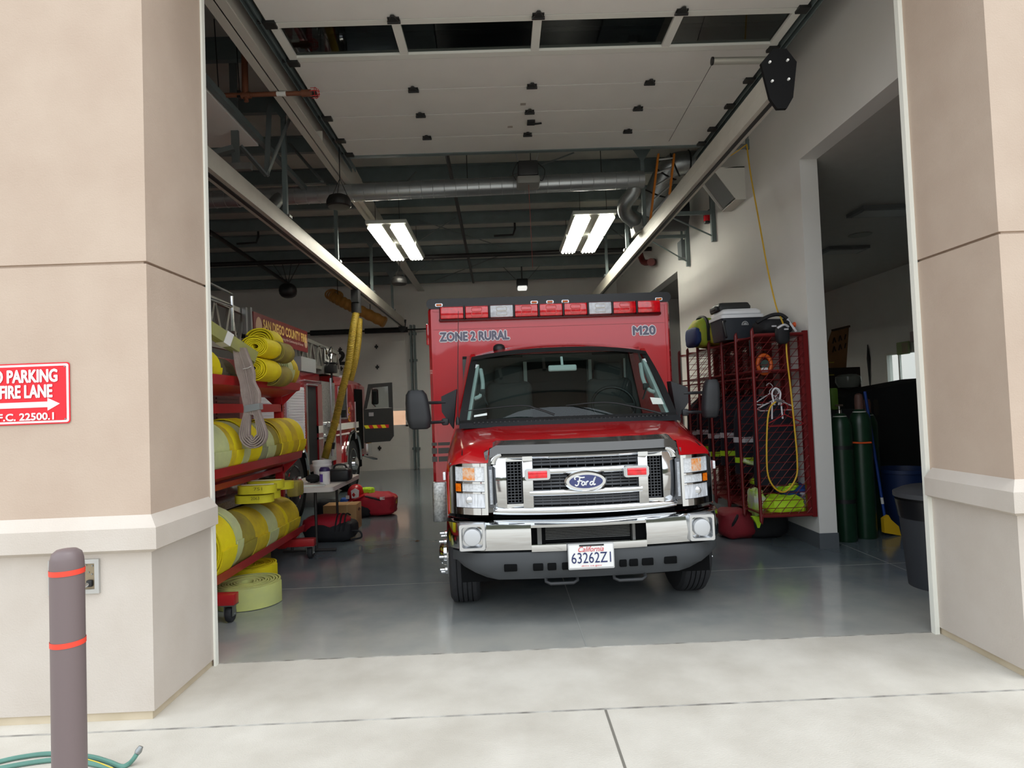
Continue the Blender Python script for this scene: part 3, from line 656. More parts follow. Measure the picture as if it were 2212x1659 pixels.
# --- patient box
BY0, BY1, BXH, BZ0, BZ1 = 1.98, 6.1, 1.235, .62, 2.60
def brow(y, k): return [V((a*(1 if k == 0 else (BXH-k)/BXH), y, 1.61+b)) for a, b in rrect(2*BXH, BZ1-BZ0, .07, 4)]
BX = MB().loft([brow(BY0, .03), brow(BY0+.05, 0), brow(BY1, 0)]).build('patient_box', M_redbox, AMB, ang=30)
m = MB(); pr = [V((a, BY0-.012, 2.60+b)) for a, b in rrect(2*BXH+.015, .10, .045, 5)]; m.loft([pr, [p+V((0, 4.1, 0)) for p in pr]])
m.build('roof_cap', mat('black_roof_cap', (9, 11, 17), .35), BX)
for a, b in ((-1.2, .88), (-1.15, .80)): pass
m = MB()
for z0, z1 in ((1.18, 1.21), (1.10, 1.155), (1.02, 1.07)): m.bx(-BXH-.003, -BXH+.24, BY0-.004, BY1, z0, z1)
m.build('grey_side_stripe', mat('grey_stripe', (74, 70, 66), .35), BX)
m = MB().bx(-BXH-.012, -BXH+.13, BY0-.02, BY0+.09, .42, .82, .02); m.build('corner_guard', mat('chequer_plate', (188, 190, 188), .35, .8, var=.3, scale=45), BX)
m = MB().bx(-BXH+.11, -.9, BY0-.004, BY0+.3, .42, .82); m.build('lower_skirt', mat('skirt_silver', (200, 198, 192), .4, .4), BX)
MB().bx(-1.18, 1.18, BY0-.010, BY0+.01, 2.34, 2.345).build('panel_seam', M_redbox, BX)
m = MB().bx(-1.185, -1.175, BY0-.008, BY0, .9, 2.53); m.bx(1.175, 1.185, BY0-.008, BY0, .9, 2.53); m.bx(-1.185, 1.185, BY0-.008, BY0, 2.52, 2.53); m.build('front_panel_edge', M_redbox, BX)
# warning light bar
lb0, lb1 = L(950, 676, 1.96), L(1424, 664, 1.96); zc = (lb0.z+lb1.z)/2-.005; x0, x1 = lb0.x, lb1.x
LB = MB().bx(x0-.01, x1+.01, BY0-.05, BY0, zc-.078, zc-.05, .006); LB.bx(x0-.005, x1+.005, BY0-.035, BY0, zc-.06, zc+.07, .01); LB.bx(x0, x1, BY0-.04, BY0, zc+.064, zc+.072)
LB = LB.build('light_bar', mat('dark_red_housing', (96, 10, 20), .3), BX)
wd = (x1-x0)/9
for i in range(9):
    wl = i in (2, 6); c = V((x0+wd*(i+.5), BY0-.065, zc))
    md = MB().box(c, (wd-.018, .065, .118), .01).build('white_light_module' if wl else 'red_light_module', M_wlens if wl else M_rlens, LB)
    if 0 < i < 8:
        m = MB()
        for dz in (.025, -.02): m.tube([V((c.x+a, c.y-.035, c.z+dz+b)) for a, b in rrect(.10, .036, .012)], .004, 5, closed=True)
        m.build('lens_outline', mat('pale_red_outline', (238, 110, 110), .4) if not wl else M_white, md)
for i in range(1, 9): MB().box((x0+wd*i, BY0-.066, zc), (.016, .075, .13), .004).build('bar_clamp', M_blk, LB)
for px, py in ((948, 659), (1154, 653), (1188, 652), (1221, 651), (1423, 646)):
    c = L(px, py, 1.965); mk = MB().prism([V((c.x+a, c.y, c.z+b)) for a, b in rrect(.075, .032, .012)], (0, .02, 0)).build('marker_light', mat('bright_bezel', (206, 208, 210), .25, .8), BX)
    MB().box((c.x, c.y-.006, c.z), (.054, .012, .02), .004).build('amber_lens', M_amber, mk)
M_lgrey = mat('letter_grey', (112, 112, 132), .5); M_lwhite = mat('letter_white_edge', (250, 246, 250), .5)
for s_, a, b in (('ZONE 2 RURAL', (948, 711), (1101, 711)), ('M20', (1365, 703), (1417, 703))):
    p0 = L(*a, 1.97); p1 = L(*b, 1.97); c = (p0+p1)/2; c.z = 2.265; c.y = BY0-.004
    text(s_, c, (1, 0, 0), (0, 0, 1), p1.x-p0.x-.02, .086, M_lwhite, BX, 'lettering_edge', fat=.0135); text(s_, c+V((0, -.005, 0)), (1, 0, 0), (0, 0, 1), p1.x-p0.x-.02, .086, M_lgrey, BX, 'lettering', fat=.0050)
m = MB(); m.box((-BXH-.02, BY0+.25, 2.32), (.04, .10, .22), .01); m.build('side_warning_light', M_rlens, BX)
def RZ(px, py, dz=.02):                                          # where the view line meets the underside of the roof
    r = ray(px, py); return CAMLOC + r*((4.1-dz)/(r.z+.06*r.y))
# ================================================================ overhead: rails, lights, ducts, opener, pipes
M_rail = mat('rail_aluminium', (186, 182, 170), .5, .15, var=.05, scale=6)
def exhaust_rail(x, z, y0, y1, w, h, label):
    t = thing('exhaust_rail', label, 'exhaust rail', (x, y0, z))
    m = MB(); pr = [(-w/2, 0), (-w/2, h*.45), (-w*.42, h*.5), (-w*.42, h*.88), (-w*.36, h), (w*.36, h), (w*.42, h*.88), (w*.42, h*.5), (w/2, h*.45), (w/2, 0), (w*.14, 0), (w*.14, .02), (-w*.14, .02), (-w*.14, 0)]
    m.loft([[V((x+a, y0, z+b)) for a, b in pr], [V((x+a, y1, z+b)) for a, b in pr]]); m.build('rail_profile', M_rail, t)
    m = MB().bx(x-w*.14, x+w*.14, y0, y1, z-.012, z+.004); m.build('rubber_lip', M_blk, t)
    return t
RR = exhaust_rail(2.10, 3.75, 4.5, 14.6, .11, .22, 'big aluminium exhaust rail running above the right side of the ambulance')
m = MB().prism([V((2.08+a, 4.47, 3.86+b)) for a, b in ((-.12, .10), (-.03, .20), (.07, .20), (.14, .10), (.10, -.16), (.05, -.24), (-.02, -.24), (-.07, -.16))], (0, .03, 0))
ep = m.build('end_plate', mat('flat_black_plate', (13, 13, 14), .75, spec=.2), RR); m = MB()
for a, b in ((-.06, .10), (.07, .11), (-.05, -.04), (.07, -.03)): MB().cyl((2.08+a, 4.472, 3.86+b), (2.08+a, 4.455, 3.86+b), .009, n=8).build('bolt', M_white, ep)
RL = exhaust_rail(-2.47, 3.65, 4.9, 15.9, .14, .20, 'long pale exhaust rail hung over the fire engine in the left bay')
m = MB().prism([V((-2.47+a, 15.9, 3.72+b)) for a, b in ((-.11, .10), (.11, .10), (.08, -.16), (.02, -.22), (-.02, -.22), (-.08, -.16))], (0, .03, 0)); m.build('end_plate', M_blk, RL)
def rail_hanger(px, py, y, x, zb, label):
    t = thing('rail_hanger', label, 'hanger post', (x, y, zb), 'square posts hanging the exhaust rails')
    zt = roofz(y)+.02
    MB().bx(x-.025, x+.025, y-.025, y+.025, zb, zt).build('post', M_gpaint, t)
    m = MB().prism([V((x-.14, y-.03, zt-.01)), V((x+.14, y-.03, zt-.01)), V((x, y-.03, zt-.22))], (0, .006, 0)); m.build('gusset', M_gpaint, t)
    MB().bx(x-.06, x+.06, y-.05, y+.05, zb, zb+.03).build('clamp_foot', M_steel, t)
for py_, nm in ((7.4, 'nearest hanging post on the left exhaust rail, behind the round duct'), (9.7, 'hanging post on the left exhaust rail under the nearer black speaker'), (12.3, 'third hanging post along the left exhaust rail'), (14.6, 'farthest hanging post on the left exhaust rail')): rail_hanger(0, 0, py_, -2.47, 3.856, nm)
for py_, nm in ((8.85, 'hanging post on the right exhaust rail beside the orange ladder'), (10.1, 'hanging post on the right exhaust rail behind the right ceiling light'), (12.1, 'farthest hanging post on the right exhaust rail')): rail_hanger(0, 0, py_, 2.10, 3.976, nm)
# high-bay lights
def bay_light(x0, x1, y0, y1, z, label, watt):
    t = thing('high_bay_light', label, 'ceiling light', ((x0+x1)/2, (y0+y1)/2, z), 'high bay tube lights')
    MB().bx(x0-.03, x1+.03, y0-.05, y1+.05, z+.05, z+.11, .01).build('housing', mat('light_housing', (196, 198, 190), .5), t)
    wb = (x1-x0)*.39; ym = (y0+y1)/2
    tb = mat('lit_tube', (255, 252, 240), .4, emit=(255, 252, 240), es=watt)
    for xs in (x0, x1-wb):
        for ya, yb in ((y0, ym-.04), (ym+.04, y1)):
            rf = MB().loft([[V((xs-.01, ya, z+.0)), V((xs+.02, ya, z+.05)), V((xs+wb-.02, ya, z+.05)), V((xs+wb+.01, ya, z+.0)), V((xs+wb+.01, ya, z+.055)), V((xs-.01, ya, z+.055))], [V((xs-.01, yb, z+.0)), V((xs+.02, yb, z+.05)), V((xs+wb-.02, yb, z+.05)), V((xs+wb+.01, yb, z+.0)), V((xs+wb+.01, yb, z+.055)), V((xs-.01, yb, z+.055))]]).build('reflector', mat('light_reflector', (236, 236, 224), .3), t)
            for k in range(4):
                xx = xs+wb*(k+.5)/4; MB().cyl((xx, ya, z+.012), (xx, yb, z+.012), .02, n=8).build('tube', tb, rf)
    m = MB()
    for xx in (x0+.1, x1-.1):
        for yy in (y0+.1, y1-.1): m.cyl((xx, yy, z+.1), (xx, yy, roofz(yy)+.02), .004, n=5)
    m.build('hanging_wires', M_dkmetal, t)
WATT = 22
for (a, b, c, d, nm) in ((-1.97, -1.40, 9.63, 11.8, 'left lit twin tube ceiling light beside the cream beam'), (1.19, 1.80, 9.5, 11.7, 'right lit twin tube ceiling light near the right exhaust rail')):
    bay_light(a, b, c, d, 4.35, nm, WATT)
# round spiral duct across the bay
t = thing('spiral_duct', 'long round galvanised spiral duct crossing under the roof', 'duct', (0, 8.6, 4.5), None)
d0, d1 = V((-8.9, 8.6, 4.45)), V((2.05, 8.6, 4.60)); m = MB().cyl(d0, d1, .118, n=28)
for i in range(70):
    p = d0.lerp(d1, (i+.5)/70); m.lathe([(.117, -.004), (.1225, 0), (.117, .004)], p, d1-d0, 24, caps=False)
m.build('duct_tube', mat('duct_zinc', (176, 180, 182), .32, .7, var=.12, scale=3, stretch=(.3, 6, 6)), t, ang=70)
p = AY(590, 440, 8.5); MB().tube([AY(605, 425, 8.56), AY(578, 458, 8.45)], .085, 18).build('spout', M_steel, t)
for px, nm in ((1352, 'drop'),):
    pts = bez([AY(1372, 385, 8.62), AY(1368, 415, 8.7), AY(1350, 440, 8.8), AY(1352, 462, 8.9), AY(1368, 476, 8.95), AY(1375, 485, 9.0)], 6); MB().tube(pts, .10, 18).build('drop_elbow', M_steel, t)
    a = AY(1372, 476, 8.97); m = MB(); q = AY(1374, 484, 9.0); q2 = AY(1384, 497, 9.0)
    ax = (q2-q).normalized(); e1 = ax.cross(V((0, 1, 0))).normalized(); e2 = ax.cross(e1)
    m.loft([[q+(e1*math.cos(k*PI/2+PI/4)+e2*math.sin(k*PI/2+PI/4))*.12 for k in range(4)], [q2+(e1*math.cos(k*PI/2+PI/4)+e2*math.sin(k*PI/2+PI/4))*.19 for k in range(4)]]); m.build('outlet_hood', mat('outlet_zinc', (178, 178, 174), .45, .4), t)
for px in (1010, 1148, 1300): q = AY(px, 400, 8.6); MB().cyl(q, (q.x, q.y, roofz(8.6)+.05), .006, n=5).build('hanger_rod', M_dkmetal, t)
# large right-hand duct: wall collar, elbow and sloping leg
t = thing('fan_duct', 'large galvanised elbow duct entering the right wall above the rail', 'duct', AY(1500, 370, 9.2))
c0 = AX(1572, 362, 3.12); c0.x = 3.10
P = bez([V((3.12, 9.0, 4.95)), V((2.75, 9.0, 4.96)), V((2.58, 9.05, 4.93)), V((2.47, 9.15, 4.80)), V((2.35, 9.3, 4.52)), V((2.28, 9.4, 4.35))], 6); MB().tube(P, .17, 22).build('duct_tube', M_steel, t)
m = MB()
for i in (5, 10, 16, 22): m.lathe([(.172, -.012), (.185, 0), (.172, .012)], P[i], P[i+1]-P[i], 22, caps=False)
m.build('joint_band', M_dkmetal, t)
MB().lathe([(.172, -.05), (.182, -.05), (.182, .05), (.172, .05)], V((3.02, 9.0, 4.95)), (1, 0, 0), 24).build('flexible_collar', M_blk, t)
MB().lathe([(.17, 0), (.21, 0), (.21, .02), (.17, .02)], V((3.09, 9.0, 4.95)), (1, 0, 0), 24).build('wall_flange', M_steel, t)
# fan motor box on wall brackets
t = thing('exhaust_fan', 'black exhaust fan on grey wall brackets under the large duct', 'fan', (2.8, 9.6, 4.2))
MB().cyl((2.52, 9.75, 4.45), (2.95, 9.75, 4.45), .27, n=24).build('fan_housing', M_blk, t)
for y, zb in ((8.9, 3.78), (10.15, 3.70)):
    m = MB().bx(3.06, 3.12, y-.03, y+.03, zb, 4.72); m.bx(2.35, 3.12, y-.025, y+.025, 4.17, 4.22); m.bar((2.45, y, 4.17), (3.07, y, zb+.08), .03, .012); m.build('wall_bracket', M_gpaint, t)
# orange ladder up by the rail
t = thing('ladder', 'orange ladder hung high behind the right exhaust rail', 'ladder', AY(1404, 480, 8.76))
m = []
for pa, pb in (((1422, 333), (1404, 480)), ((1456, 333), (1445, 432))):
    a, b = AY(*pa, 8.76), AY(*pb, 8.76); MB().bar(a, b, .05, .025).build('side_rail', mat('orange_fibreglass', (206, 120, 26), .5), t); m.append((a, b))
q = MB()
for k in range(5): f_ = .08+.2*k; q.cyl(m[0][0].lerp(m[0][1], f_), m[1][0].lerp(m[1][1], f_), .014, n=8)
q.build('rung', M_alu, t)
# white wall-mounted diffuser hood
t = thing('air_diffuser', 'white box air diffuser with sloped open mouth on the right wall', 'air diffuser', (2.95, 7.9, 4.0))
m = MB(); y0, y1, zt, zb = 7.75, 8.25, 4.42, 4.02
m.prism([V((3.12, y0, zt)), V((2.99, y0, zt)), V((2.72, y0, zt-.02)), V((2.99, y0, zb)), V((3.12, y0, zb))], (0, .012, 0)); m.prism([V((3.12, y1, zt)), V((2.99, y1, zt)), V((2.72, y1, zt-.02)), V((2.99, y1, zb)), V((3.12, y1, zb))], (0, .012, 0))
m.bx(2.72, 3.12, y0, y1, zt-.012, zt); m.bx(2.99, 3.12, y0, y1, zb-.012, zb)
m.build('hood', mat('diffuser_white', (214, 212, 204), .55), t)
MB().prism([V((2.76, y0+.02, zt-.04)), V((2.99, y0+.02, zb+.02)), V((2.985, y0+.02, zb+.03)), V((2.755, y0+.02, zt-.03))], (0, .44, 0)).build('louvre', mat('louvre_grey', (120, 124, 124), .6), t)
# small wall items
t = thing('wall_beacon', 'small red and black beacon on the right wall below the fan brackets', 'beacon', AX(1530, 480, 3.1))
c = AX(1527, 470, 3.05); MB().box(c, (.09, .09, .18), .02).build('lamp_body', M_blk, t); MB().cyl(c+V((-.0, -.02, -.06)), c+V((0, -.02, .02)), .055, n=14).build('red_lens', M_rlens, t); MB().bar(c+V((0, 0, .08)), V((3.12, c.y, c.z+.12)), .03, .03).build('bracket_arm', M_blk, t)
c = AX(1474, 540, 3.08); t = thing('electrical_box', 'grey electrical box with conduit on the right wall', 'electrical box', c+V((0, 0, -.2)))
MB().box(c, (.10, .22, .30), .01).build('enclosure', mat('box_grey', (112, 120, 122), .5), t); MB().cyl(c+V((0, 0, .15)), c+V((0, 0, .75)), .02, n=8).build('conduit', M_gpaint, t)
t = thing('sprinkler_valve', 'dark red sprinkler pipe fitting on right wall above the ambulance', 'pipe fitting', AX(1395, 560, 3.0))
m = MB().tube(bez([AX(1382, 546, 2.86), AX(1390, 566, 2.9), AX(1406, 566, 2.98)], 5), .06, 10); m.build('elbow', mat('dark_red_iron', (96, 30, 26), .5), t)
MB().cyl(AX(1406, 566, 2.97), AX(1411, 566, 3.08), .075, n=14).build('flange', mat('dark_red_iron', (96, 30, 26), .5), t)
# garage door opener
t = thing('door_opener', 'black garage door opener hanging under the roof past the open door', 'door opener', AY(1140, 398, 8.26))
c = AY(1140, 372, 8.26); MB().box(c, (.26, .34, .20), .02).build('motor_box', M_blk, t)
MB().box(c+V((0, -.02, -.15)), (.30, .30, .11), .03).build('lamp_cover', mat('opener_grey_cover', (128, 128, 124), .5), t)
m = MB()
for dx in (-.13, .13): m.bar(c+V((dx*.8, 0, .08)), c+V((dx*1.5, 0, .42)), .025, .006)
m.build('perforated_strap', M_alu, t)
MB().bx(c.x-.025, c.x+.025, 4.8, 8.2, 4.93, 4.97).build('drive_rail', M_dkmetal, t)
m = MB(); m.tube(bez([c+V((.13, -.05, .1)), c+V((.22, -.06, .0)), c+V((.18, -.05, -.14)), c+V((.1, -.05, -.05))], 5), .006, 6); m.tube(bez([c+V((-.13, -.05, .12)), c+V((-.2, -.06, -.03)), c+V((-.16, -.05, -.12))], 5), .006, 6); m.build('cable_loop', M_blk, t)
MB().tube([c+V((0, -.1, -.2)), c+V((.01, -.1, -1.3))], .003, 5).build('pull_cord', mat('red_cord', (150, 60, 50), .7), t)
# second opener far back
c = AY(1128, 617, 14.6); t = thing('door_opener', 'small far opener with lit white lamp cover above the ambulance roof', 'door opener', c+V((0, 0, -.1)))
MB().box(c+V((0, 0, .06)), (.26, .30, .16), .02).build('motor_box', M_blk, t); MB().box(c+V((0, 0, -.06)), (.22, .22, .09), .03).build('lamp_cover', mat('lamp_cover_white', (236, 238, 240), .4, emit=(255, 255, 250), es=.8), t)
m = MB()
for dx, tx in ((-.1, -.42), (.1, .42), (0, 0)): m.bar(c+V((dx, 0, .1)), V((c.x+tx, c.y, roofz(c.y))), .03, .006)
m.build('hanging_strap', M_dkmetal, t)
# speakers
def speaker(px, py, y, r, label):
    c = AY(px, py, y); t = thing('hanging_speaker', label, 'speaker', c+V((0, 0, -r*.6)), 'round black ceiling speakers')
    MB().lathe([(r*.86, -r*.45), (r*.97, -r*.36), (r, -r*.1), (r*.96, .12*r), (r*.8, r*.42), (r*.45, r*.58), (.01, r*.6)], c, n=28).build('shell', mat('speaker_black', (30, 29, 28), .45), t)
    MB().lathe([(r*.84, -r*.45), (r*.5, -r*.47), (.01, -r*.47)], c, n=24).build('grille', M_dkmetal, t)
    m = MB(); top = V((c.x+.02, c.y, c.z+r*1.9))
    for q in (0, 2.1, 4.2): m.cyl(c+V((r*.9*math.cos(q), r*.9*math.sin(q), 0)), top, .004, n=5)
    m.cyl(top, (top.x, top.y, roofz(c.y)), .006, n=5); m.build('hanging_wires', M_dkmetal, t)
speaker(732, 436, 7.9, .155, 'nearer round black speaker hung on wires in front of the duct')
speaker(862, 607, 12.2, .155, 'farther round black speaker hung beside the cream beam')
c = AY(622, 628, 13.5); t = thing('hanging_speaker', 'dim black fan unit hung under the roof above the banner', 'speaker', c)
MB().ball(c, (.18, .18, .16), 14, 8, power=.8).build('shell', M_blk, t); m = MB()
for dx in (-.35, -.12, .1, .3): m.bar(c+V((0, 0, .12)), V((c.x+dx, c.y, roofz(c.y))), .02, .008)
m.build('hanging_strap', M_dkmetal, t)
# sprinkler pipe with caged head, upper left
a, b = AY(452, 207, 6.0), AY(672, 201, 6.0); M_rust = mat('rust_brown_pipe', (112, 66, 44), .55, var=.15, scale=10)
t = thing('sprinkler_pipe', 'rust brown sprinkler pipe with red caged head under the cream beam', 'sprinkler pipe', (a+b)/2)
a2 = a+(a-b)*.8; MB().cyl(a2, b, .022, n=12).build('pipe', M_rust, t)
MB().cyl(AY(598, 203, 5.995), AY(618, 202.5, 5.995), .0235, n=12).build('white_label_band', M_white, t)
m = MB(); 
for q in (0, PI/3, 2*PI/3): 
    e = V((0, math.cos(q), math.sin(q))); m.tube([b+e*.045, b+e*.045+V((.05, 0, 0)), b+V((.075, 0, 0))+e*.03, b+V((.075, 0, 0))-e*.03, b-e*.045+V((.05, 0, 0)), b-e*.045], .003, 5)
m.tube([b+V((.045, .05*math.cos(i*PI/8), .05*math.sin(i*PI/8))) for i in range(16)], .003, 5, closed=True); m.build('red_cage', mat('cage_red', (190, 40, 40), .5), t)
MB().cyl(b+V((-.09, 0, 0)), b, .034, n=10).build('head_fitting', M_rust, t); m = MB(); m.cyl(AY(528, 206, 6)-V((.06, 0, 0)), AY(528, 206, 6)+V((.06, 0, 0)), .032, n=10); q = AY(530, 206, 6); m.cyl(q, q+V((0, 0, 1.0)), .03, n=12); m.cyl(q, q+V((.01, .0, -.06)), .022, n=10); m.build('tee_fitting', M_rust, t)
for px in (473, 518): q = AY(px, 206, 6); m = MB().cyl(q, q+V((-.03, 0, .75)), .005, n=6); m.box(q, (.03, .06, .07)); m.build('hanger_rod', M_dkmetal, t)
# steel angle hangers for the left bay door tracks
M_tr = mat('truss_grey', (104, 110, 110), .5, .3)
t = thing('track_hanger', 'tall grey angle post with base bracket hanging near the left jamb', 'hanger post', AY(508, 370, 6.6))
a, b = AY(502, 95, 6.6), AY(510, 365, 6.6); MB().bar(a, b, .075, .03).build('post', M_tr, t); MB().bar(b+V((-.18, 0, .02)), b+V((.16, 0, .02)), .06, .07).build('base_bracket', M_steel, t)
MB().bar(b+V((.0, -.05, .2)), b+V((-.5, -.2, .0)), .08, .05).build('cross_rail', M_tr, t)
t = thing('brace', 'dark steel V brace hanging beside the left door track', 'brace', AY(576, 378, 6.9)); v_ = AY(576, 380, 6.9)
for px, py in ((582, 225), (625, 258)): MB().bar(v_, AY(px, py, 6.9), .055, .012).build('brace_leg', M_tr, t)
MB().bar(v_, AY(519, 315, 6.7), .06, .02).build('brace_leg', M_tr, t)
t = thing('brace', 'sloping dark steel strut in front of the round duct', 'brace', AY(660, 380, 7.5)); MB().bar(RZ(625, 310, -.02), AY(696, 392, 7.9), .05, .015).build('strut', M_tr, t)
# left bay door seen end-on, open overhead
t = props(MB().bx(-6.6, -2.62, 4.3, 7.0, 4.55, 4.60).build('door_3', M_pan), kind='structure')
m = MB().bx(-2.60, -2.54, 4.3, 8.6, 4.56, 4.62); m.build('track', M_gpaint, t)
# fire-main pipes along the roof and thin braces
M_pipe = mat('black_iron_pipe', (44, 42, 42), .5, .4)
def pipe(name, label, cat, a, b, r, mt=M_pipe):
    o = MB().cyl(a, b, r, n=12).build(name, mt); return props(o, label, cat)
pipe('water_pipe', 'long black pipe crossing the roof behind the ceiling lights', 'pipe', V((-8.9, 12.6, 4.58)), V((3.1, 12.6, 4.60)), .045)
pipe('water_pipe', 'black pipe running toward the back wall left of the opener', 'pipe', V((-.62, 6.0, 5.0)), V((-.62, 15.5, 4.62)), .028)
m = pipe('gas_pipe', 'sloping dark pipe running back high over the fire engine', 'pipe', V((-5.1, 8.2, 4.95)), V((-5.1, 15.5, 4.70)), .04)
for px, py, y, lab in ((1095, 511, 11.4, 'small black pipe hook beside the right light'), (540, 528, 10.5, 'small black pipe hook above the left rail')):
    c = RZ(px, py, .12); o = MB().tube([c+V((-.25, 0, .02)), c+V((.12, 0, .03)), c+V((.16, 0, .14)), c+V((.16, 0, .36))], .02, 8).build('pipe_hook', M_pipe); props(o, lab, 'pipe')
k = 0
for a, b, lab in (((1020, 412), (1240, 330), 'flange brace above the duct, right of the opener'), ((905, 520), (985, 470), 'grey brace rising from the cream beam above the left light'), ((895, 590), (950, 550), 'short grey brace near the cream beam end'), ((836, 440), (900, 370), 'grey brace beside the cream beam above the duct')):
    o = MB().bar(RZ(*a, .35 if a[0] != 1020 else .2), RZ(*b), .03, .008).build('roof_brace', M_tr); props(o, lab, 'brace')
for a, b, lab in (((1270, 455), (1375, 535), 'thin tie rod crossing behind the right ceiling light'), ((930, 610), (1110, 540), 'thin tie rod low under the far roof'), ((905, 475), (1090, 535), 'thin tie rod between the two ceiling lights')):
    o = MB().cyl(RZ(*a, -.01), RZ(*b, -.01), .008, n=6).build('tie_rod', M_tr); props(o, lab, 'rod')
# right track bracket: horizontal arm and post at the wall, return spring tube on the door
t = thing('track_bracket', 'pale steel bracket and post at the wall holding the door track', 'bracket', AY(1600, 318, 7.6))
MB().bar(AY(1540, 322, 7.6), AY(1636, 314, 7.6), .05, .05).build('arm', M_steel, t); MB().bar(AY(1616, 320, 7.6), AY(1618, 250, 7.6), .06, .04).build('post', M_steel, t); MB().box(AY(1622, 312, 7.58), (.12, .03, .12)).build('plate', M_gpaint, t)
t = thing('spring_tube', 'short pale metal tube with cable beside the black rail end plate', 'tube', AZ(1600, 132, 4.8))
a, b = AZ(1538, 132, 4.62), AZ(1656, 130, 4.62); MB().cyl(a, b, .032, n=14).build('tube', mat('pale_tube', (190, 188, 178), .4, .4), t); MB().cyl(a+V((-.005, 0, 0)), a+V((.01, 0, 0)), .036, n=14).build('end_cap', M_dkmetal, t)
MB().tube([a+V((.01, 0, -.03)), AY(1536, 142, a.y), AZ(1445, 305, 4.83)], .003, 5).build('cable', M_dkmetal, t)
# ================================================================ left: hose rack and hoses
M_rack = mat('rack_red_paint', (170, 26, 32), .4, coat=.3)
HY = mat('hose_bright_yellow', (246, 230, 14), .75, rgb2=(232, 208, 14), scale=5, bump=.3, bscale=160)
HP = mat('hose_pale_green', (208, 216, 152), .8, rgb2=(186, 194, 146), scale=6, bump=.3, bscale=160)
HO = mat('hose_dirty_olive', (170, 158, 58), .8, rgb2=(138, 124, 66), scale=6, bump=.3, bscale=160)
HM = mat('hose_mustard', (226, 202, 34), .8, rgb2=(184, 158, 50), scale=6, bump=.3, bscale=160)
HG = mat('hose_grey_green', (150, 156, 118), .8, rgb2=(168, 172, 128), scale=6, bump=.3, bscale=160)
RX, RY0, RY1 = -2.43, 4.75, 6.88
RK = thing('hose_rack', 'red wheeled hose rack with three long V trays just inside the left jamb', 'hose rack', (RX, 5.9, 0))
for y in (RY0, RY1): MB().bx(RX-.04, RX+.04, y-.03, y+.03, .2, 1.95).build('post', M_rack, RK)
for zl in (.35, 1.15, 1.88):
    pr = [(.23, zl), (.215, zl-.075), (0, zl-.15), (-.215, zl-.075), (-.23, zl), (-.224, zl), (-.209, zl-.07), (0, zl-.143), (.209, zl-.07), (.224, zl)]
    tr = MB().loft([[V((RX+a, RY0-.1, b)) for a, b in pr], [V((RX+a, RY1+.06, b)) for a, b in pr]]).build('tray', M_rack, RK, ang=20)
    for y in (RY0, RY1):
        MB().prism([V((RX-.20, y-.004, zl-.085)), V((RX, y-.004, zl-.155)), V((RX+.20, y-.004, zl-.085)), V((RX+.04, y-.004, zl-.24)), V((RX-.04, y-.004, zl-.24))], (0, .008, 0)).build('tray_bracket', M_rack, tr)
MB().bx(RX-.04, RX+.04, RY0, RY1, .94, .99).build('long_rail', M_rack, RK)
MB().bx(RX-.04, RX+.04, RY0, RY1, 1.58, 1.66).build('long_rail', M_rack, RK)
for y in (4.86, 6.86):
    ft = MB().bx(RX-.36, RX+.36, y-.045, y+.045, .135, .215, .004).build('foot_bar', M_rack, RK)
    for sx in (-1, 1):
        c = V((RX+sx*.31, y, .06)); k = MB().bx(c.x-.05, c.x+.05, y-.045, y+.045, .128, .135); k.bx(c.x-.035, c.x-.029, y-.03, y+.03, .05, .13); k.bx(c.x+.029, c.x+.035, y-.03, y+.03, .05, .13); k.cyl(c+V((-.04, .01, 0)), c+V((.04, .01, 0)), .01, n=8)
        cs = k.build('caster', M_steel, RK)
        MB().lathe([(.02, -.024), (.055, -.022), (.06, -.012), (.06, .012), (.055, .022), (.02, .024)], c+V((0, .01, 0)), (1, 0, 0), 22).build('caster_wheel', M_rub, cs)
def hose_roll(c, r, w, m, label, axis=(0, 1, 0), r0=.05, pitch=.018, ox=1, oz=1, ph=0, grp='rolled fire hoses', wob=.03, sd=0, parent=None):
    a = V(axis).normalized(); e1 = V((1, 0, 0)) if abs(a.x) < .9 else V((0, 1, 0)); e1 = (e1-a*e1.dot(a)).normalized(); e2 = a.cross(e1)
    if e2.z < 0: e2 = -e2
    n = max(3, int((r-r0)/pitch)); st = 30; vs = []; fs = []; th = pitch*.66
    for i in range(n*st+1):
        t = i/st; q = 2*PI*t+ph; R_ = r0+pitch*t; R_ *= 1+wob*mnoise.noise(V((math.cos(q)*.9, math.sin(q)*.9, t*.5+sd)))
        d = e1*math.cos(q)*ox+e2*math.sin(q)*oz
        k = .010*mnoise.noise(V((t*1.3, sd, .3)))
        for rr, ww in ((R_-th/2, -w/2), (R_+th/2, -w/2), (R_+th/2, w/2), (R_-th/2, w/2)): vs.append(V(c)+d*rr+a*(ww+k))
        if i: o = (i-1)*4; fs += [(o+j, o+(j+1) % 4, o+4+(j+1) % 4, o+4+j) for j in range(4)]
    fs += [(0, 1, 2, 3), tuple(n*st*4+j for j in (3, 2, 1, 0))]
    return props(MB().add(vs, fs).build('hose_roll', m, ang=30), label, 'hose', grp)
def tray_z(zl, r): return zl-.143+max(1.065*r, .150+math.sqrt(max(0, r*r-.224**2)))
y = 4.83
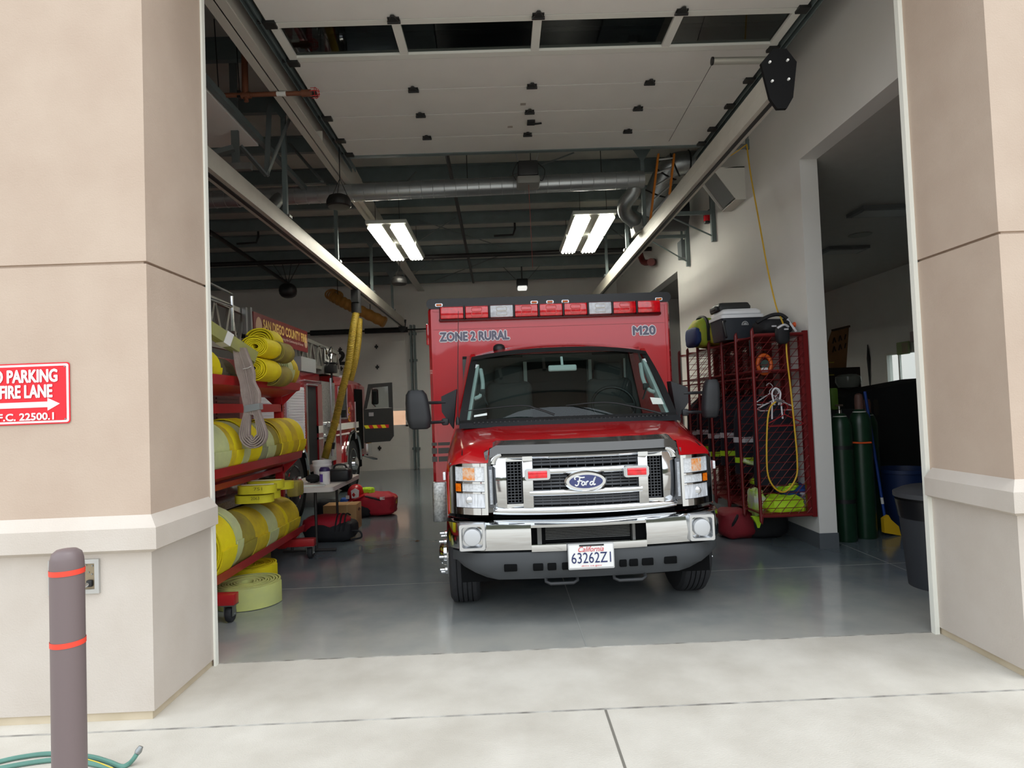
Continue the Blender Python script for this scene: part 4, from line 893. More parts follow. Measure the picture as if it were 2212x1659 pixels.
for r, w, m, lab in ((.285, .26, HY, 'bright yellow hose roll nearest the door on the bottom rack tray'), (.30, .13, HP, 'wide pale green hose roll second on the bottom rack tray'), (.262, .36, HO, 'dirty olive hose roll with dark stains, third on the bottom tray'), (.255, .30, HM, 'stained mustard hose roll in the middle of the bottom tray'), (.248, .24, HP, 'pale green hose roll in the far half of the bottom tray'), (.238, .26, HM, 'mustard hose roll last but two on the bottom tray'), (.236, .07, HY, 'thin bright yellow hose roll squeezed near the far end of the bottom tray'), (.235, .36, HM, 'yellow mustard hose roll farthest along the bottom tray')):
    hose_roll((RX, y+w/2, tray_z(.35, r)), r, w-.008, m, lab, sd=y, grp='hose rolls on the bottom tray'); y += w
y = 4.80
for i, (r, w, m, lab) in enumerate(((.255, .30, HP, 'pale green hose roll with a dark seam nearest the door on the middle tray'), (.25, .09, HM, 'narrow orange yellow hose roll second on the middle tray'), (.252, .15, HY, 'yellow hose roll third on the middle tray'), (.25, .14, HP, 'pale hose roll fourth on the middle tray, left of the canvas loop'), (.262, .26, HY, 'bright yellow hose roll behind the hanging canvas loop'), (.235, .20, HG, 'grey green hose roll just right of the canvas loop'), (.235, .20, HP, 'dull pale hose roll sixth from the far end of the middle tray'), (.24, .14, HO, 'olive hose roll in the far half of the middle tray'), (.25, .16, HM, 'mustard hose roll fourth from the far end of the middle tray'), (.25, .16, HY, 'yellow hose roll third from the far end of the middle tray'), (.252, .18, HM, 'loosely wound mustard roll last but one on the middle tray'), (.25, .22, HY, 'loosely wound yellow roll farthest along the middle tray'))):
    hose_roll((RX, y+w/2, tray_z(1.15, r)), r, w-.006, m, lab, sd=y*1.7, grp='hose rolls on the middle tray', wob=.03 if i < 8 else .07); y += w
GT = 'hose rolls heaped on the top tray'
hose_roll((RX+.02, 5.01, tray_z(1.88, .19)), .19, .15, HY, 'yellow hose roll nearest the door on the top tray', grp=GT, sd=3)
hose_roll((RX, 5.19, tray_z(1.88, .17)), .17, .17, mat('hose_brown_grey', (104, 96, 76), .85, var=.15), 'dark brown grey hose roll under the taped bundle', grp=GT, sd=4)
hose_roll((RX, 5.37, tray_z(1.88, .16)), .16, .16, mat('hose_brown_grey', (104, 96, 76), .85), 'dark dirty hose roll behind the grey canvas on the top tray', grp=GT, sd=5)
for px, py, d, r, ox, oz, w, m, lab, r0 in ((566, 752, 5.70, .105, 1.2, .95, .34, HY, 'bright yellow roll with open eye, upper one of the heap on the top tray', .02), (563, 799, 5.72, .112, 1.1, .95, .36, HY, 'bright yellow roll with open eye, lower one of the heap on the top tray', .02),
        (603, 762, 6.12, .118, 1, .95, .30, HO, 'olive roll with loose spiral end at the right of the heap', .015), (572, 741, 6.35, .15, 1.1, 1, .26, HY, 'large loose yellow roll topmost at the back of the heap', .05), (592, 812, 6.14, .118, 1.1, .95, .34, HO, 'dull olive roll lowest at the right of the heap', .02)):
    hose_roll(AY(px, py, d), r, w, m, lab, ox=ox, oz=oz, r0=r0, pitch=.013 if r < .14 else .02, grp=GT, wob=.1, sd=px, ph=2.6)
hose_roll((RX+.02, 6.72, 2.02), .20, .13, HP, 'pale hose roll standing at the far end of the top tray', grp=GT, sd=6)
hose_roll((RX+.02, 6.88, 2.02), .205, .13, HM, 'mustard hose roll standing farthest on the top tray', grp=GT, sd=7)
# flat folded bundle with white tape
a, b = AY(436, 700, 4.92), AY(552, 776, 5.42); ax = (b-a).normalized(); e1 = ax.cross(V((0, 0, 1))).normalized(); e2 = e1.cross(ax)
t = thing('folded_hose', 'flat folded grey green hose bundle with white tape lying over the top tray', 'hose', (a+b)/2)
m = MB()
for k in range(5): m.bar(a+e1*(.018*(k-2)), b+e1*(.018*(k-2))-ax*(.03*abs(k-2)*.5), .0165, .10, bev=.006)
m.build('hose_layers', mat('hose_green_grey', (164, 164, 90), .8, rgb2=(140, 140, 96), scale=4), t)
p = a.lerp(b, .40); MB().bar(p-ax*.035, p+ax*.035, .096, .106).build('white_tape', M_white, t)
# grey canvas loop hanging from the top tray
t = thing('canvas_hose', 'grey canvas hose folded into a hanging loop bound with silver tape', 'hose', AY(545, 968, 5.22), None)
M_canv = mat('grey_canvas', (172, 158, 150), .9, rgb2=(152, 138, 132), scale=9, bump=.4, bscale=180)
def strap(pts, nrm, w, th, m):
    rings = []
    for i, p in enumerate(pts):
        tg = (pts[min(i+1, len(pts)-1)]-pts[max(i-1, 0)]).normalized(); s_ = tg.cross(V(nrm)).normalized(); n_ = V(nrm)
        rings.append([p+s_*th*.5*cx+n_*w*.5*cz for cx, cz in ((-1, -.8), (-.6, -1), (.6, -1), (1, -.8), (1, .8), (.6, 1), (-.6, 1), (-1, .8))])
    m.loft(rings)
m = MB()
for k in range(5):
    wt = 15-3.2*k; wm = 26-4.6*k; yb = 967-4.3*k
    P = [(512-wt*.4, 752), (528-wt, 800), (533-wt*.8, 825), (539-wt, 850), (543-wt*.85, 885), (545-wm*.8, 915), (546-wm, 940), (547-wm*.7, yb-8), (548, yb), (550+wm*.7, yb-9), (551+wm*.95, 938), (550+wm*.7, 912), (547+wt*.85, 885), (545+wt, 850), (537+wt*.8, 825), (532+wt, 800), (520+wt*.6, 752)]
    strap(bez([AY(x, y, 5.22+.003*k) for x, y in P], 5), (0, 1, 0), .055, .0135, m)
for dx in (-1.5, 2.5): strap(bez([AY(x+dx, y, 5.228) for x, y in ((514, 752), (529, 800), (534, 825), (540, 850), (544, 884), (546, 896))], 5), (0, 1, 0), .05, .016, m)
m.build('hose_strands', M_canv, t, ang=50)
q = [AY(x, y, 5.185) for x, y in ((527, 876), (560, 871), (561, 884), (528, 891))]; MB().prism(q, (0, .075, 0)).build('silver_tape', mat('silver_tape', (176, 186, 188), .35, .5), t)
MB().tube([AY(525, 797, 5.185), AY(535, 795, 5.18), AY(543, 791, 5.185)], .003, 5).build('string', M_white, t)
# hoses laid flat on the bottom tray rolls
def flat_roll(c, r, w, m, label, **k): return hose_roll(c, r, w, m, label, axis=(0, 0, 1), **k)
M_hl = mat('hose_lime_yellow', (222, 214, 40), .75, rgb2=(204, 196, 40), scale=6)
for i, (px, py, d, lab) in enumerate(((550, 1076, 5.75, 'lower near bundle'), (566, 1068, 6.05, 'lower middle bundle'), (556, 1056, 5.72, 'upper near bundle'), (574, 1046, 6.02, 'upper middle bundle'), (603, 1048, 6.35, 'far bundle'))):
    names = ('lower flat yellow hose bundle with printed numbers on top of the bottom rolls', 'lower flat yellow bundle wedged behind the printed bundle', 'upper flat lime yellow hose bundle with printed numbers, nearest one', 'upper flat lime yellow bundle tied with string behind the nearest one', 'round lime yellow bundle at the right end of the tied flat bundles')
    c = AY(px, py, d); t = thing('flat_hose', names[i], 'hose', c, 'flat yellow hose bundles on the bottom rolls')
    L_ = .15 if i != 4 else .10; m = MB()
    for k in range(5):
        rr = .075-.014*k; m.loft([[c+V((sx*L_*.55+(rr+o_)*math.cos(q), (rr+o_)*math.sin(q)*1.2, z_)) for o_, z_ in ((0, -.035), (.011, -.035), (.011, .035), (0, .035))] for sx, q in [(1, -PI/2+PI*j/10) for j in range(11)] + [(-1, PI/2+PI*j/10) for j in range(11)] + [(1, -PI/2)]], True, False)
    m.build('hose_layers', M_hl, t, ang=30)
    if i in (0, 2):
        text('2063' if i == 0 else '751', c+V((.045, -.103, .01)), (1, 0, 0), (0, 0, 1), .075, .026, mat('stencil_ink', (110, 106, 40), .8), t, 'printed_number')
    if i in (2, 3): MB().tube([c+V((-.14, 0, .037)), c+V((0, -.03, .04)), c+V((.14, .02, .037))], .004, 5).build('string', M_white, t)
o = MB().box(AY(638, 1055, 6.75), (.13, .2, .16), .03); props(o.build('folded_hose', HO), 'dull folded hose end standing at the far end of the bottom rolls', 'hose')
# rolls lying on the floor
FG = 'hose rolls lying flat on the floor'
c = AZ(536, 1256, .17); flat_roll((c.x, c.y, .087), .285, .17, mat('hose_pale_lime', (200, 204, 118), .8, rgb2=(180, 186, 120), scale=5), 'big pale lime hose roll lying flat on the floor below the rack', grp=FG, pitch=.022)
c = AZ(540, 1222, .14); flat_roll((c.x, c.y, .08), .26, .15, HY, 'bright yellow hose roll lying flat behind the pale floor roll', grp=FG, pitch=.02)
c = AZ(548, 1188, .14); flat_roll((c.x-.06, c.y, .08), .24, .15, HO, 'dull olive hose roll lying flat on the floor farthest under the rack', grp=FG, pitch=.02)
# ================================================================ fire engine in the left bay (side plane x = EX)
EX = -3.05
def E(px, py, x=EX): return AX(px, py, x)
M_eng = mat('engine_red', (142, 18, 26), .25, coat=1)
M_engd = mat('engine_dark_red', (84, 18, 22), .35)
M_cheq = mat('chequer_plate', (188, 190, 188), .35, .8, var=.3, scale=45)
M_shut = mat('roller_shutter_silver', (226, 231, 240), .35, .25)
FE = thing('fire_engine', 'dark red fire engine with ladder and banner parked in the left bay', 'fire engine', (-4.2, 9.5, 0))
MB().bx(-5.5, EX, 5.0, 10.6, .62, 2.2, .02).build('body', M_eng, FE)
MB().bx(-5.45, EX-.05, 10.6, 11.5, .6, 2.1).build('pump_house', mat('pump_dark', (40, 42, 42), .5), FE)
def slab(name, y0, y1, z0, z1, m, out=.012, par=None): return MB().bx(EX-.02, EX+out, y0, y1, z0, z1).build(name, m, par or FE)
slab('vent_panel', 6.2, 7.35, 1.25, 1.82, M_engd, .008); v_ = MB()
for i in range(12): v_.bx(EX, EX+.02, 6.75, 7.3, 1.28+.042*i, 1.295+.042*i)
v_.build('louvres', M_engd, FE)
for y0, y1 in ((7.75, 8.5), (8.95, 9.72)):
    sh = slab('roller_shutter', y0, y1, 1.05, 1.95, M_shut); r_ = MB()
    for i in range(22): r_.bx(EX+.01, EX+.022, y0+.02, y1-.02, 1.06+.04*i, 1.088+.04*i)
    r_.build('slats', M_shut, sh)
slab('door_frame_rail', 9.72, 9.78, .95, 2.0, M_eng, .02); slab('open_compartment', 9.86, 10.36, .75, 1.98, mat('compartment_black', (26, 30, 34), .6), .004)
slab('compartment_edge', 9.80, 9.87, .75, 1.98, M_alu, .02); slab('panel_trim', 9.78, 10.6, 2.06, 2.075, M_alu, .02)
MB().cyl(V((EX+.03, 9.82, 2.0)), V((EX+.03, 10.35, 2.0)), .014, n=8).build('grab_bar', M_alu, FE)
slab('side_door', 10.37, 10.62, .75, 2.02, M_eng, .03)
slab('pump_panel', 10.64, 11.46, .70, 2.08, M_cheq, .02)
for z in (.95, 1.15, 1.35):
    for y in (10.8, 11.0, 11.2): MB().cyl((EX+.02, y, z), (EX+.06, y, z), .05, n=12).build('outlet_cap', M_chrome, FE)
MB().cyl((EX+.06, 11.05, .8), (EX+.06, 11.05, 2.15), .022, n=8).build('handrail', M_alu, FE)
slab('white_stripe', 10.37, 10.62, 1.22, 1.34, M_white, .034); slab('white_stripe', 11.55, 13.3, 1.22, 1.34, M_white, .014)
slab('white_stripe', 10.37, 10.62, 1.12, 1.15, M_white, .034); slab('white_stripe', 11.55, 13.3, 1.12, 1.15, M_white, .014)
# cab
MB().loft([[V((-5.5, 11.5, .6)), V((EX, 11.5, .6)), V((EX, 11.5, 2.12)), V((EX-.08, 11.5, 2.22)), V((-5.42, 11.5, 2.22)), V((-5.5, 11.5, 2.12))], [V((-5.5, 12.7, .6)), V((EX, 12.7, .6)), V((EX, 12.7, 2.12)), V((EX-.08, 12.7, 2.22)), V((-5.42, 12.7, 2.22)), V((-5.5, 12.7, 2.12))], [V((-5.5, 14.1, .6)), V((EX, 14.1, .6)), V((EX, 14.0, 2.08)), V((EX-.08, 13.9, 2.16)), V((-5.42, 13.9, 2.16)), V((-5.5, 14.0, 2.08))]]).build('cab', mat('cab_red', (168, 16, 26), .25, coat=1), FE, ang=30)
wn = slab('side_window', 11.72, 12.35, 1.45, 2.0, mat('dark_window', (24, 28, 30), .08), .008); MB().tube([V((EX+.012, y_, z_)) for y_, z_ in ((11.70, 1.43), (12.37, 1.43), (12.37, 2.02), (11.70, 2.02))], .02, 6, closed=True).build('window_trim', M_alu, wn)
slab('door_opening', 13.0, 13.75, .75, 2.02, M_void, .006)
MB().cyl((EX+.05, 11.66, .95), (EX+.05, 11.66, 1.5), .018, n=8).build('handrail', M_alu, FE); MB().cyl((EX+.05, 12.85, 1.0), (EX+.05, 12.85, 1.75), .018, n=8).build('handrail', M_alu, FE)
text('16', V((EX+.02, 12.55, 1.55)), (0, 1, 0), (0, 0, 1), .12, .28, mat('gold_leaf', (206, 160, 40), .5), FE, 'unit_number') if False else None
m = MB()
for z0, h_ in ((1.52, .12), (1.36, .12)): m.bx(EX, EX+.008, 12.5, 12.62, z0, z0+h_*.25); m.bx(EX, EX+.008, 12.5, 12.53, z0, z0+h_); m.bx(EX, EX+.008, 12.5, 12.62, z0+h_*.8, z0+h_)
m.build('gold_marking', mat('gold_leaf', (206, 160, 40), .5), FE)
MB().bx(EX-.3, EX+.02, 12.6, 12.75, 2.2, 2.28).build('roof_light', M_wlens, FE)
def ewheel(y, r, x=EX):
    w_ = MB().lathe([(.3, -.14), (r-.02, -.13), (r, -.09), (r, .09), (r-.02, .13), (.3, .14)], V((x-.12, y, r)), (1, 0, 0), 36).build('wheel', M_rub, FE)
    MB().lathe([(.31, .0), (.29, .02), (.24, -.04), (.15, -.02), (.13, .07), (.08, .10), (.01, .10)], V((x+.01, y, r)), (1, 0, 0), 28).build('hub', M_chrome, w_)
    m = MB(); m.tube([V((x+.03, y+(r+.09)*math.cos(q), r+.03+(r+.09)*math.sin(q))) for q in [PI*i/18 for i in range(19)]], .035, 8); m.build('chrome_fender_trim', M_chrome, FE)
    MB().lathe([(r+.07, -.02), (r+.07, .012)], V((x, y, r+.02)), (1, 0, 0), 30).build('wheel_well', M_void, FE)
ewheel(12.72, .52); ewheel(9.15, .52)
MB().bx(-5.4, EX+.02, 14.1, 14.5, .55, .85).build('front_bumper', M_chrome, FE); MB().bx(EX-.06, EX+.025, 14.1, 14.5, .83, 1.05).build('chevron_end', mat('chevron_yellow_red', (214, 200, 40), .5, rgb2=(190, 30, 30), scale=5), FE)
MB().bar((EX, 13.6, .62), (EX+.22, 13.9, .50), .12, .03).build('cab_step', M_chrome, FE)
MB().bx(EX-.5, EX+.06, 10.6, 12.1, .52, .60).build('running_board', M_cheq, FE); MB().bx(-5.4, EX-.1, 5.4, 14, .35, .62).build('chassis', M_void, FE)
MB().bx(-5.5, EX+.25, 5.9, 7.6, .62, .70).build('side_step', M_cheq, FE); MB().bx(-3.1, EX+.22, 6.4, 7.5, .86, .93).build('side_tray', M_alu, FE)
# open cab door, seen from its black inside
yd = 13.5; A_ = [AY(787, 957, yd), AY(842, 953, yd), AY(850, 942, yd), AY(846, 826, yd), AY(795, 830, yd), AY(785, 885, yd)]
H_ = [AY(791, 883, yd), AY(840, 880, yd), AY(838, 834, yd), AY(801, 838, yd)]
def shell(o_, h_): return o_
dr = MB(); dr.prism([A_[0], A_[1], A_[2], AY(848, 881, yd), AY(785, 884, yd)], (0, .06, 0)); dr.prism([AY(785, 884, yd), H_[0], H_[3], A_[4]], (0, .06, 0)); dr.prism([H_[1], AY(848, 881, yd), A_[3], H_[2]], (0, .06, 0)); dr.prism([H_[3], H_[2], A_[3], A_[4]], (0, .06, 0))
DR = dr.build('cab_door', mat('door_lining_black', (36, 38, 38), .6), FE)
MB().prism(H_, (0, .006, 0)).build('door_glass', glass('clear_pane', (235, 240, 240)), DR)
for i in range(6):
    x0, x1 = 786+9*i, 786+9*i+9; q = [AY(x0, 919-.35*i, yd-.004), AY(x1, 918.6-.35*i, yd-.004), AY(x1+4 if i < 5 else x1, 925.5-.35*i, yd-.004), AY(x0+4, 926-.35*i, yd-.004)]
    MB().prism(q, (0, .004, 0)).build('chevron', mat('chevron_yellow', (216, 204, 30), .5) if i % 2 == 0 else mat('chevron_red', (190, 24, 28), .5), DR)
MB().box(AY(802, 895, yd-.01), (.10, .02, .08)).build('door_handle', M_alu, DR)
MB().box(AY(811, 857, yd+.25), (.13, .08, .34), .04, seg=3).build('wing_mirror', M_blk, DR); MB().tube([AY(804, 838, yd+.2), AY(804, 872, yd+.2), AY(811, 878, yd+.15)], .012, 6).build('mirror_arm', M_chrome, DR)
# ladder along the roof
M_lad = mat('ladder_aluminium', (160, 160, 152), .45, .6); LX = -3.2
lad = MB()
for z in (2.36, 2.92):
    lad.bar((LX, 5.2, z), (LX, 12.4, z-.02 if z < 2.5 else z-.22), .05, .06)
for i in range(18):
    y0 = 5.3+.40*i; zt = 2.92-.22*(y0-5.2)/7.2; lad.bar((LX, y0, 2.36), (LX, y0+.20, zt), .035, .045); lad.bar((LX, y0+.20, zt), (LX, y0+.40, 2.36), .035, .045)
LD = lad.build('ladder', M_lad, FE)
MB().bx(-3.5, LX+.05, 11.2, 12.3, 2.24, 2.38).build('ladder_base', M_lad, LD)
MB().prism([V((LX+.045, 11.3, 2.48)), V((LX+.045, 11.75, 2.46)), V((LX+.045, 11.75, 2.70)), V((LX+.045, 11.3, 2.72))], (.01, 0, 0)).build('maker_plate', M_white, LD)
text('KME', V((LX+.058, 11.53, 2.59)), (0, 1, 0), (0, 0, 1), .34, .15, M_blk, LD, 'plate_lettering', fat=.006)
m = MB(); m.cyl(AX(500, 640, LX+.1), AX(503, 715, LX+.1), .02, n=8); m.build('grab_post', M_chrome, LD)
m = MB().cyl(AX(452, 610, LX+.1), AX(500, 634, LX+.1), .018, n=8); m.cyl(AX(452, 645, LX+.1), AX(500, 662, LX+.1), .018, n=8); m.build('hand_rail', M_chrome, LD)
m = MB(); m.bar(AX(528, 664, LX+.06), AX(530, 722, LX+.06), .05, .05); m.bar(AX(538, 664, LX+.06), AX(541, 722, LX+.06), .05, .05); m.build('upright', M_alu, LD)
bt, bb = AX(547, 665, LX+.08), AX(665, 762, LX+.08); z1, z0 = 2.87, 2.53
BN = MB().bx(LX+.06, LX+.08, bt.y, bb.y, z0, z1).build('banner', mat('banner_maroon', (104, 22, 26), .5), FE)
M_gold = mat('banner_gold', (206, 172, 96), .5); yc = (bt.y+bb.y)/2+.12
text('SAN DIEGO COUNTY FIRE', V((LX+.082, yc, z1-.125)), (0, 1, 0), (0, 0, 1), 1.82, .125, M_gold, BN, 'banner_lettering', fat=.007)
text('Proudly Serving the Community & Forest', V((LX+.082, yc+.1, z1-.245)), (0, 1, 0), (0, 0, 1), 1.3, .05, mat('banner_white', (200, 190, 180), .5), BN, 'banner_motto', shear=.3)
m = MB()
for y_, r_ in ((bt.y+.17, .11), (bb.y-.1, .08)): m.add(*(lambda q: (q, [tuple(range(len(q)))]))([V((LX+.083, y_+r_*math.cos(2*PI*i/20), z0+.16+r_*1.2*math.sin(2*PI*i/20))) for i in range(20)]))
m.build('banner_badge', mat('badge_beige', (176, 146, 120), .5), BN)
MB().bx(EX-.3, EX+.02, 9.6, 10.35, 2.2, 2.42).build('ribbed_box', mat('ribbed_silver', (190, 196, 200), .35, .6), FE)
c = E(716, 797); m = MB().box(c+V((0, .0, .0)), (.16, .24, .15), .02); FL = m.build('flood_light', M_blk, FE); MB().cyl(c, V((c.x, c.y, 1.95)), .02, n=8).build('light_pole', M_blk, FL); MB().tube([c+V((-.09, -.12, .1)), c+V((.09, -.12, .1)), c+V((.09, .12, .1)), c+V((-.09, .12, .1))], .012, 6, closed=True).build('light_cage', M_blk, FL)
m = MB().tube(bez([E(690, 748), E(703, 752), E(706, 765), E(716, 750), E(714, 778), E(706, 790)], 5), .015, 6); m.build('bent_chrome_pipe', M_chrome, FE)
# yellow exhaust hose from the rail to the engine
def corr(pts, r, m, n=10, k=90):
    P = bez(pts, k); m.tube(P, [r*(1.05 if i % 4 < 2 else .94) for i in range(len(P))], n)
M_yh = mat('exhaust_hose_yellow', (160, 138, 40), .6, var=.12, scale=12)
t = thing('exhaust_hose', 'yellow corrugated exhaust hose hanging from the left rail to the fire engine', 'hose', AX(705, 990, -2.9))
m = MB(); corr([AX(770, 672, -2.47), AX(762, 715, -2.5), AX(752, 790, -2.56), AX(738, 850, -2.66), AX(722, 920, -2.80), AX(708, 968, -2.88), AX(702, 990, -2.92)], .06, m); m.build('hose', M_yh, t)
m = MB(); corr([AX(776, 690, -2.44), AX(774, 735, -2.44), AX(767, 780, -2.47), AX(757, 822, -2.55)], .055, m); m.build('slack_loop', M_yh, t)
m = MB().cyl(AX(769, 655, -2.47), AX(770, 676, -2.47), .085, n=16); m.bx(-2.53, -2.41, AX(769, 655, -2.47).y-.1, AX(769, 655, -2.47).y+.1, 3.42, 3.636); m.build('trolley', M_blk, t)
a = AX(713, 955, -2.86); MB().cyl(a, a+V((-.02, 0, -.10)), .088, n=16).build('cuff', M_blk, t)
t = thing('hose_saddle', 'orange brown corrugated hose bundle slung under the far roof', 'hose', AY(770, 668, 15.2))
m = MB(); corr([AY(718, 640, 15.3), AY(745, 655, 15.2), AY(780, 672, 15.2), AY(832, 697, 15.2)], .13, m, 12, 14); m.build('hose', mat('orange_hose', (178, 126, 56), .6, var=.15, scale=8), t)
c = AY(717, 636, 15.3); m = MB()
for k in range(3): m.tube([c+V((.05*k+.16*math.cos(2*PI*i/18), 0, -.02*k+.12*math.sin(2*PI*i/18))) for i in range(18)], .02, 6, closed=True)
m.build('end_rings', mat('orange_hose', (178, 126, 56), .6), t)
m = MB()
for px in (730, 800): q = AY(px, 655 if px == 730 else 680, 15.2); m.cyl(q, (q.x, q.y, roofz(15.2)+.198), .008, n=6)
m.build('suspension_wire', M_dkmetal, t)
# ================================================================ folding table and what is on and under it
TX0, TX1, TY0, TY1, TZ = -2.56, -1.79, 7.09, 8.45, .735
c = AZ(726, 1047, .735)
TY0 = 6.97; TX1 = AZ(728, 1048, .735).x; TY1 = AZ(783, 1024, .735).y
FT = thing('folding_table', 'white plastic folding table with dark legs behind the hose rack', 'table', ((TX0+TX1)/2, (TY0+TY1)/2, 0))
MB().prism([V((a+(TX0+TX1)/2, b+(TY0+TY1)/2, TZ-.05)) for a, b in rrect(TX1-TX0, TY1-TY0, .06)], (0, 0, .05)).build('table_top', mat('table_plastic', (206, 200, 194), .55), FT)
M_leg = mat('table_leg_grey', (64, 62, 60), .45, .4)
for y in (TY0+.20, TY1-.22):
    for x in (-2.42, -2.145): MB().cyl((x, y, .02), (x, y, TZ-.05), .016, n=10).build('leg', M_leg, FT)
    MB().cyl((-2.52, y, .018), (-1.93, y, .018), .016, n=8).build('foot_bar', M_leg, FT)
def on_table(px, py): return AZ(px, py, TZ)
def vessel(name, label, cat, px, py, prof, m, extra=None):
    c = on_table(px, py); t = thing(name, label, cat, c); MB().lathe(prof, c, n=24).build('body', m, t)
    for nm, pr, mm in (extra or []): MB().lathe(pr, c, n=24).build(nm, mm, t)
    return t, c
M_pwhite = mat('white_plastic', (228, 228, 226), .45); M_purple = mat('purple_plastic', (52, 40, 92), .45)
t, c = vessel('bucket', 'white plastic bucket with rolled rim on the folding table', 'bucket', 697, 1040, [(.088, 0), (.105, .18), (.112, .185), (.112, .205), (.108, .21), (.113, .235), (.113, .25), (.104, .25), (.085, .01)], M_pwhite)
t, c = vessel('wipe_tub', 'white tub of wipes with dark purple lid in front of the bucket', 'tub', 702, 1046, [(.056, 0), (.058, .005), (.058, .15), (.05, .155)], M_pwhite, [('lid', [(.06, .15), (.06, .168), (.045, .195), (.04, .198), (.002, .198)], M_purple)])
q = MB().loft([[V(c)+V((.0592*math.sin(a_), -.0592*math.cos(a_), z)) for z in (.03, .12)] for a_ in [-1.0+.9*i/6 for i in range(7)]], False, False); q.build('purple_label', mat('label_purple', (98, 70, 160), .5), t)
vessel('bottle', 'small pink bottle with white cap at the left end of the table', 'bottle', 648, 1046, [(.02, 0), (.021, .055), (.012, .065)], mat('pink_liquid', (200, 70, 96), .3), [('cap', [(.016, .062), (.016, .085), (.002, .085)], M_pwhite)])
vessel('jar', 'tall white jar with coloured label at the far end of the table', 'jar', 748, 1026, [(.035, 0), (.036, .10), (.03, .105)], M_pwhite, [('lid', [(.038, .10), (.038, .13), (.002, .13)], M_pwhite), ('label_band', [(.0365, .03), (.0365, .08)], mat('label_violet', (150, 110, 150), .5))])
vessel('jar', 'small white pill tub right of the tall jar on the table', 'jar', 757, 1030, [(.03, 0), (.03, .035), (.002, .037)], M_pwhite)
c = on_table(733, 1040); t = thing('tool_bag', 'black soft bag lying on the table right of the purple lidded tub', 'bag', c); MB().box(c+V((0, .05, .075)), (.26, .2, .15), .04, seg=3).build('bag_body', M_blk, t); MB().tube(bez([c+V((-.08, .05, .14)), c+V((-.05, .05, .19)), c+V((.05, .05, .19)), c+V((.08, .05, .14))], 5), .012, 6).build('handle', M_blk, t)
c = on_table(676, 1043); props(MB().ball(c+V((0, .02, .05)), (.09, .08, .05), 14, 8, lump=.25).build('cap', mat('dark_cloth', (38, 38, 40), .9)), 'dark crumpled cloth cap beside the tub on the table', 'cap')
o = None
for px, py, r_, lab in ((672, 1050, .15, 'white printed sheets lying at the front of the table'), ):
    c = on_table(px, py); props(MB().box(c+V((0, 0, .004)), (.30, .10, .006), rot=Matrix.Rotation(r_, 3, 'Z')).build('papers', mat('white_paper', (226, 236, 232), .8)), lab, 'paper')
c = AY(590, 1040, 7.15); props(MB().ball(V((c.x, 7.2, TZ+.075)), (.17, .13, .085), 20, 12, lump=.3, seed=5).build('folded_tarp', mat('olive_tarp', (66, 62, 48), .9, var=.15)), 'dark olive folded tarp at the left end of the folding table', 'tarp')
# red and black bag on the floor below the table
def soft(c, d, lump, sd, nu=22, nv=14, power=.6): return MB().ball(c, (d[0]/2, d[1]/2, d[2]/2), nu, nv, lump=lump, freq=2.2, seed=sd, power=power)
M_bagr = mat('bag_red_nylon', (176, 22, 44), .65, var=.12, scale=9); M_bagk = mat('bag_black_nylon', (24, 25, 29), .75, var=.2, scale=12)
c = AZ(700, 1176, 0); c = V((c.x+.02, c.y+.22, 0)); t = thing('duffel_bag', 'red and black duffel bag on the floor under the table', 'bag', c)
soft(c+V((0, 0, .13)), (.62, .40, .26), .12, 2).build('bag_base', M_bagk, t); soft(c+V((-.04, .0, .20)), (.56, .38, .22), .10, 3).build('red_top', M_bagr, t)
m = MB()
for dx in (.10, .15, .20): m.tube(bez([c+V((dx, -.2, .14)), c+V((dx+.02, -.17, .27)), c+V((dx, .0, .315)), c+V((dx, .18, .27))], 5), .010, 6)
m.build('straps', M_bagk, t); MB().tube(bez([c+V((.26, -.1, .12)), c+V((.38, -.13, .12)), c+V((.40, -.14, .05)), c+V((.28, -.15, .03))], 6), .012, 6).build('loop_strap', M_bagk, t)
c = AZ(735, 1146, 0); t = thing('cardboard_box', 'brown cardboard box with black print standing behind the red duffel bag', 'box', c+V((0, .15, 0)))
w_ = AZ(768, 1146, 0).x-AZ(700, 1146, 0).x; M_card = mat('cardboard', (186, 148, 98), .8, var=.06, scale=6)
MB().box(c+V((0, .15, .165)), (w_, .30, .33), .004).build('carton', M_card, t); MB().bx(c.x+w_*.20, c.x+w_*.24, c.y-.002, c.y+.3, .02, .332).build('tape_strip', mat('carton_tape', (196, 164, 112), .5), t)
text('um', c+V((w_*.12, -.003, .13)), (1, 0, 0), (0, 0, 1), .10, .05, M_blk, t, 'carton_print', fat=.003)
m = MB().tube([c+V((w_*.5+.001, .15+.045*math.cos(2*PI*i/16), .25+.014*math.sin(2*PI*i/16))) for i in range(16)], .006, 5, closed=True); m.build('hand_hole', M_blk, t)
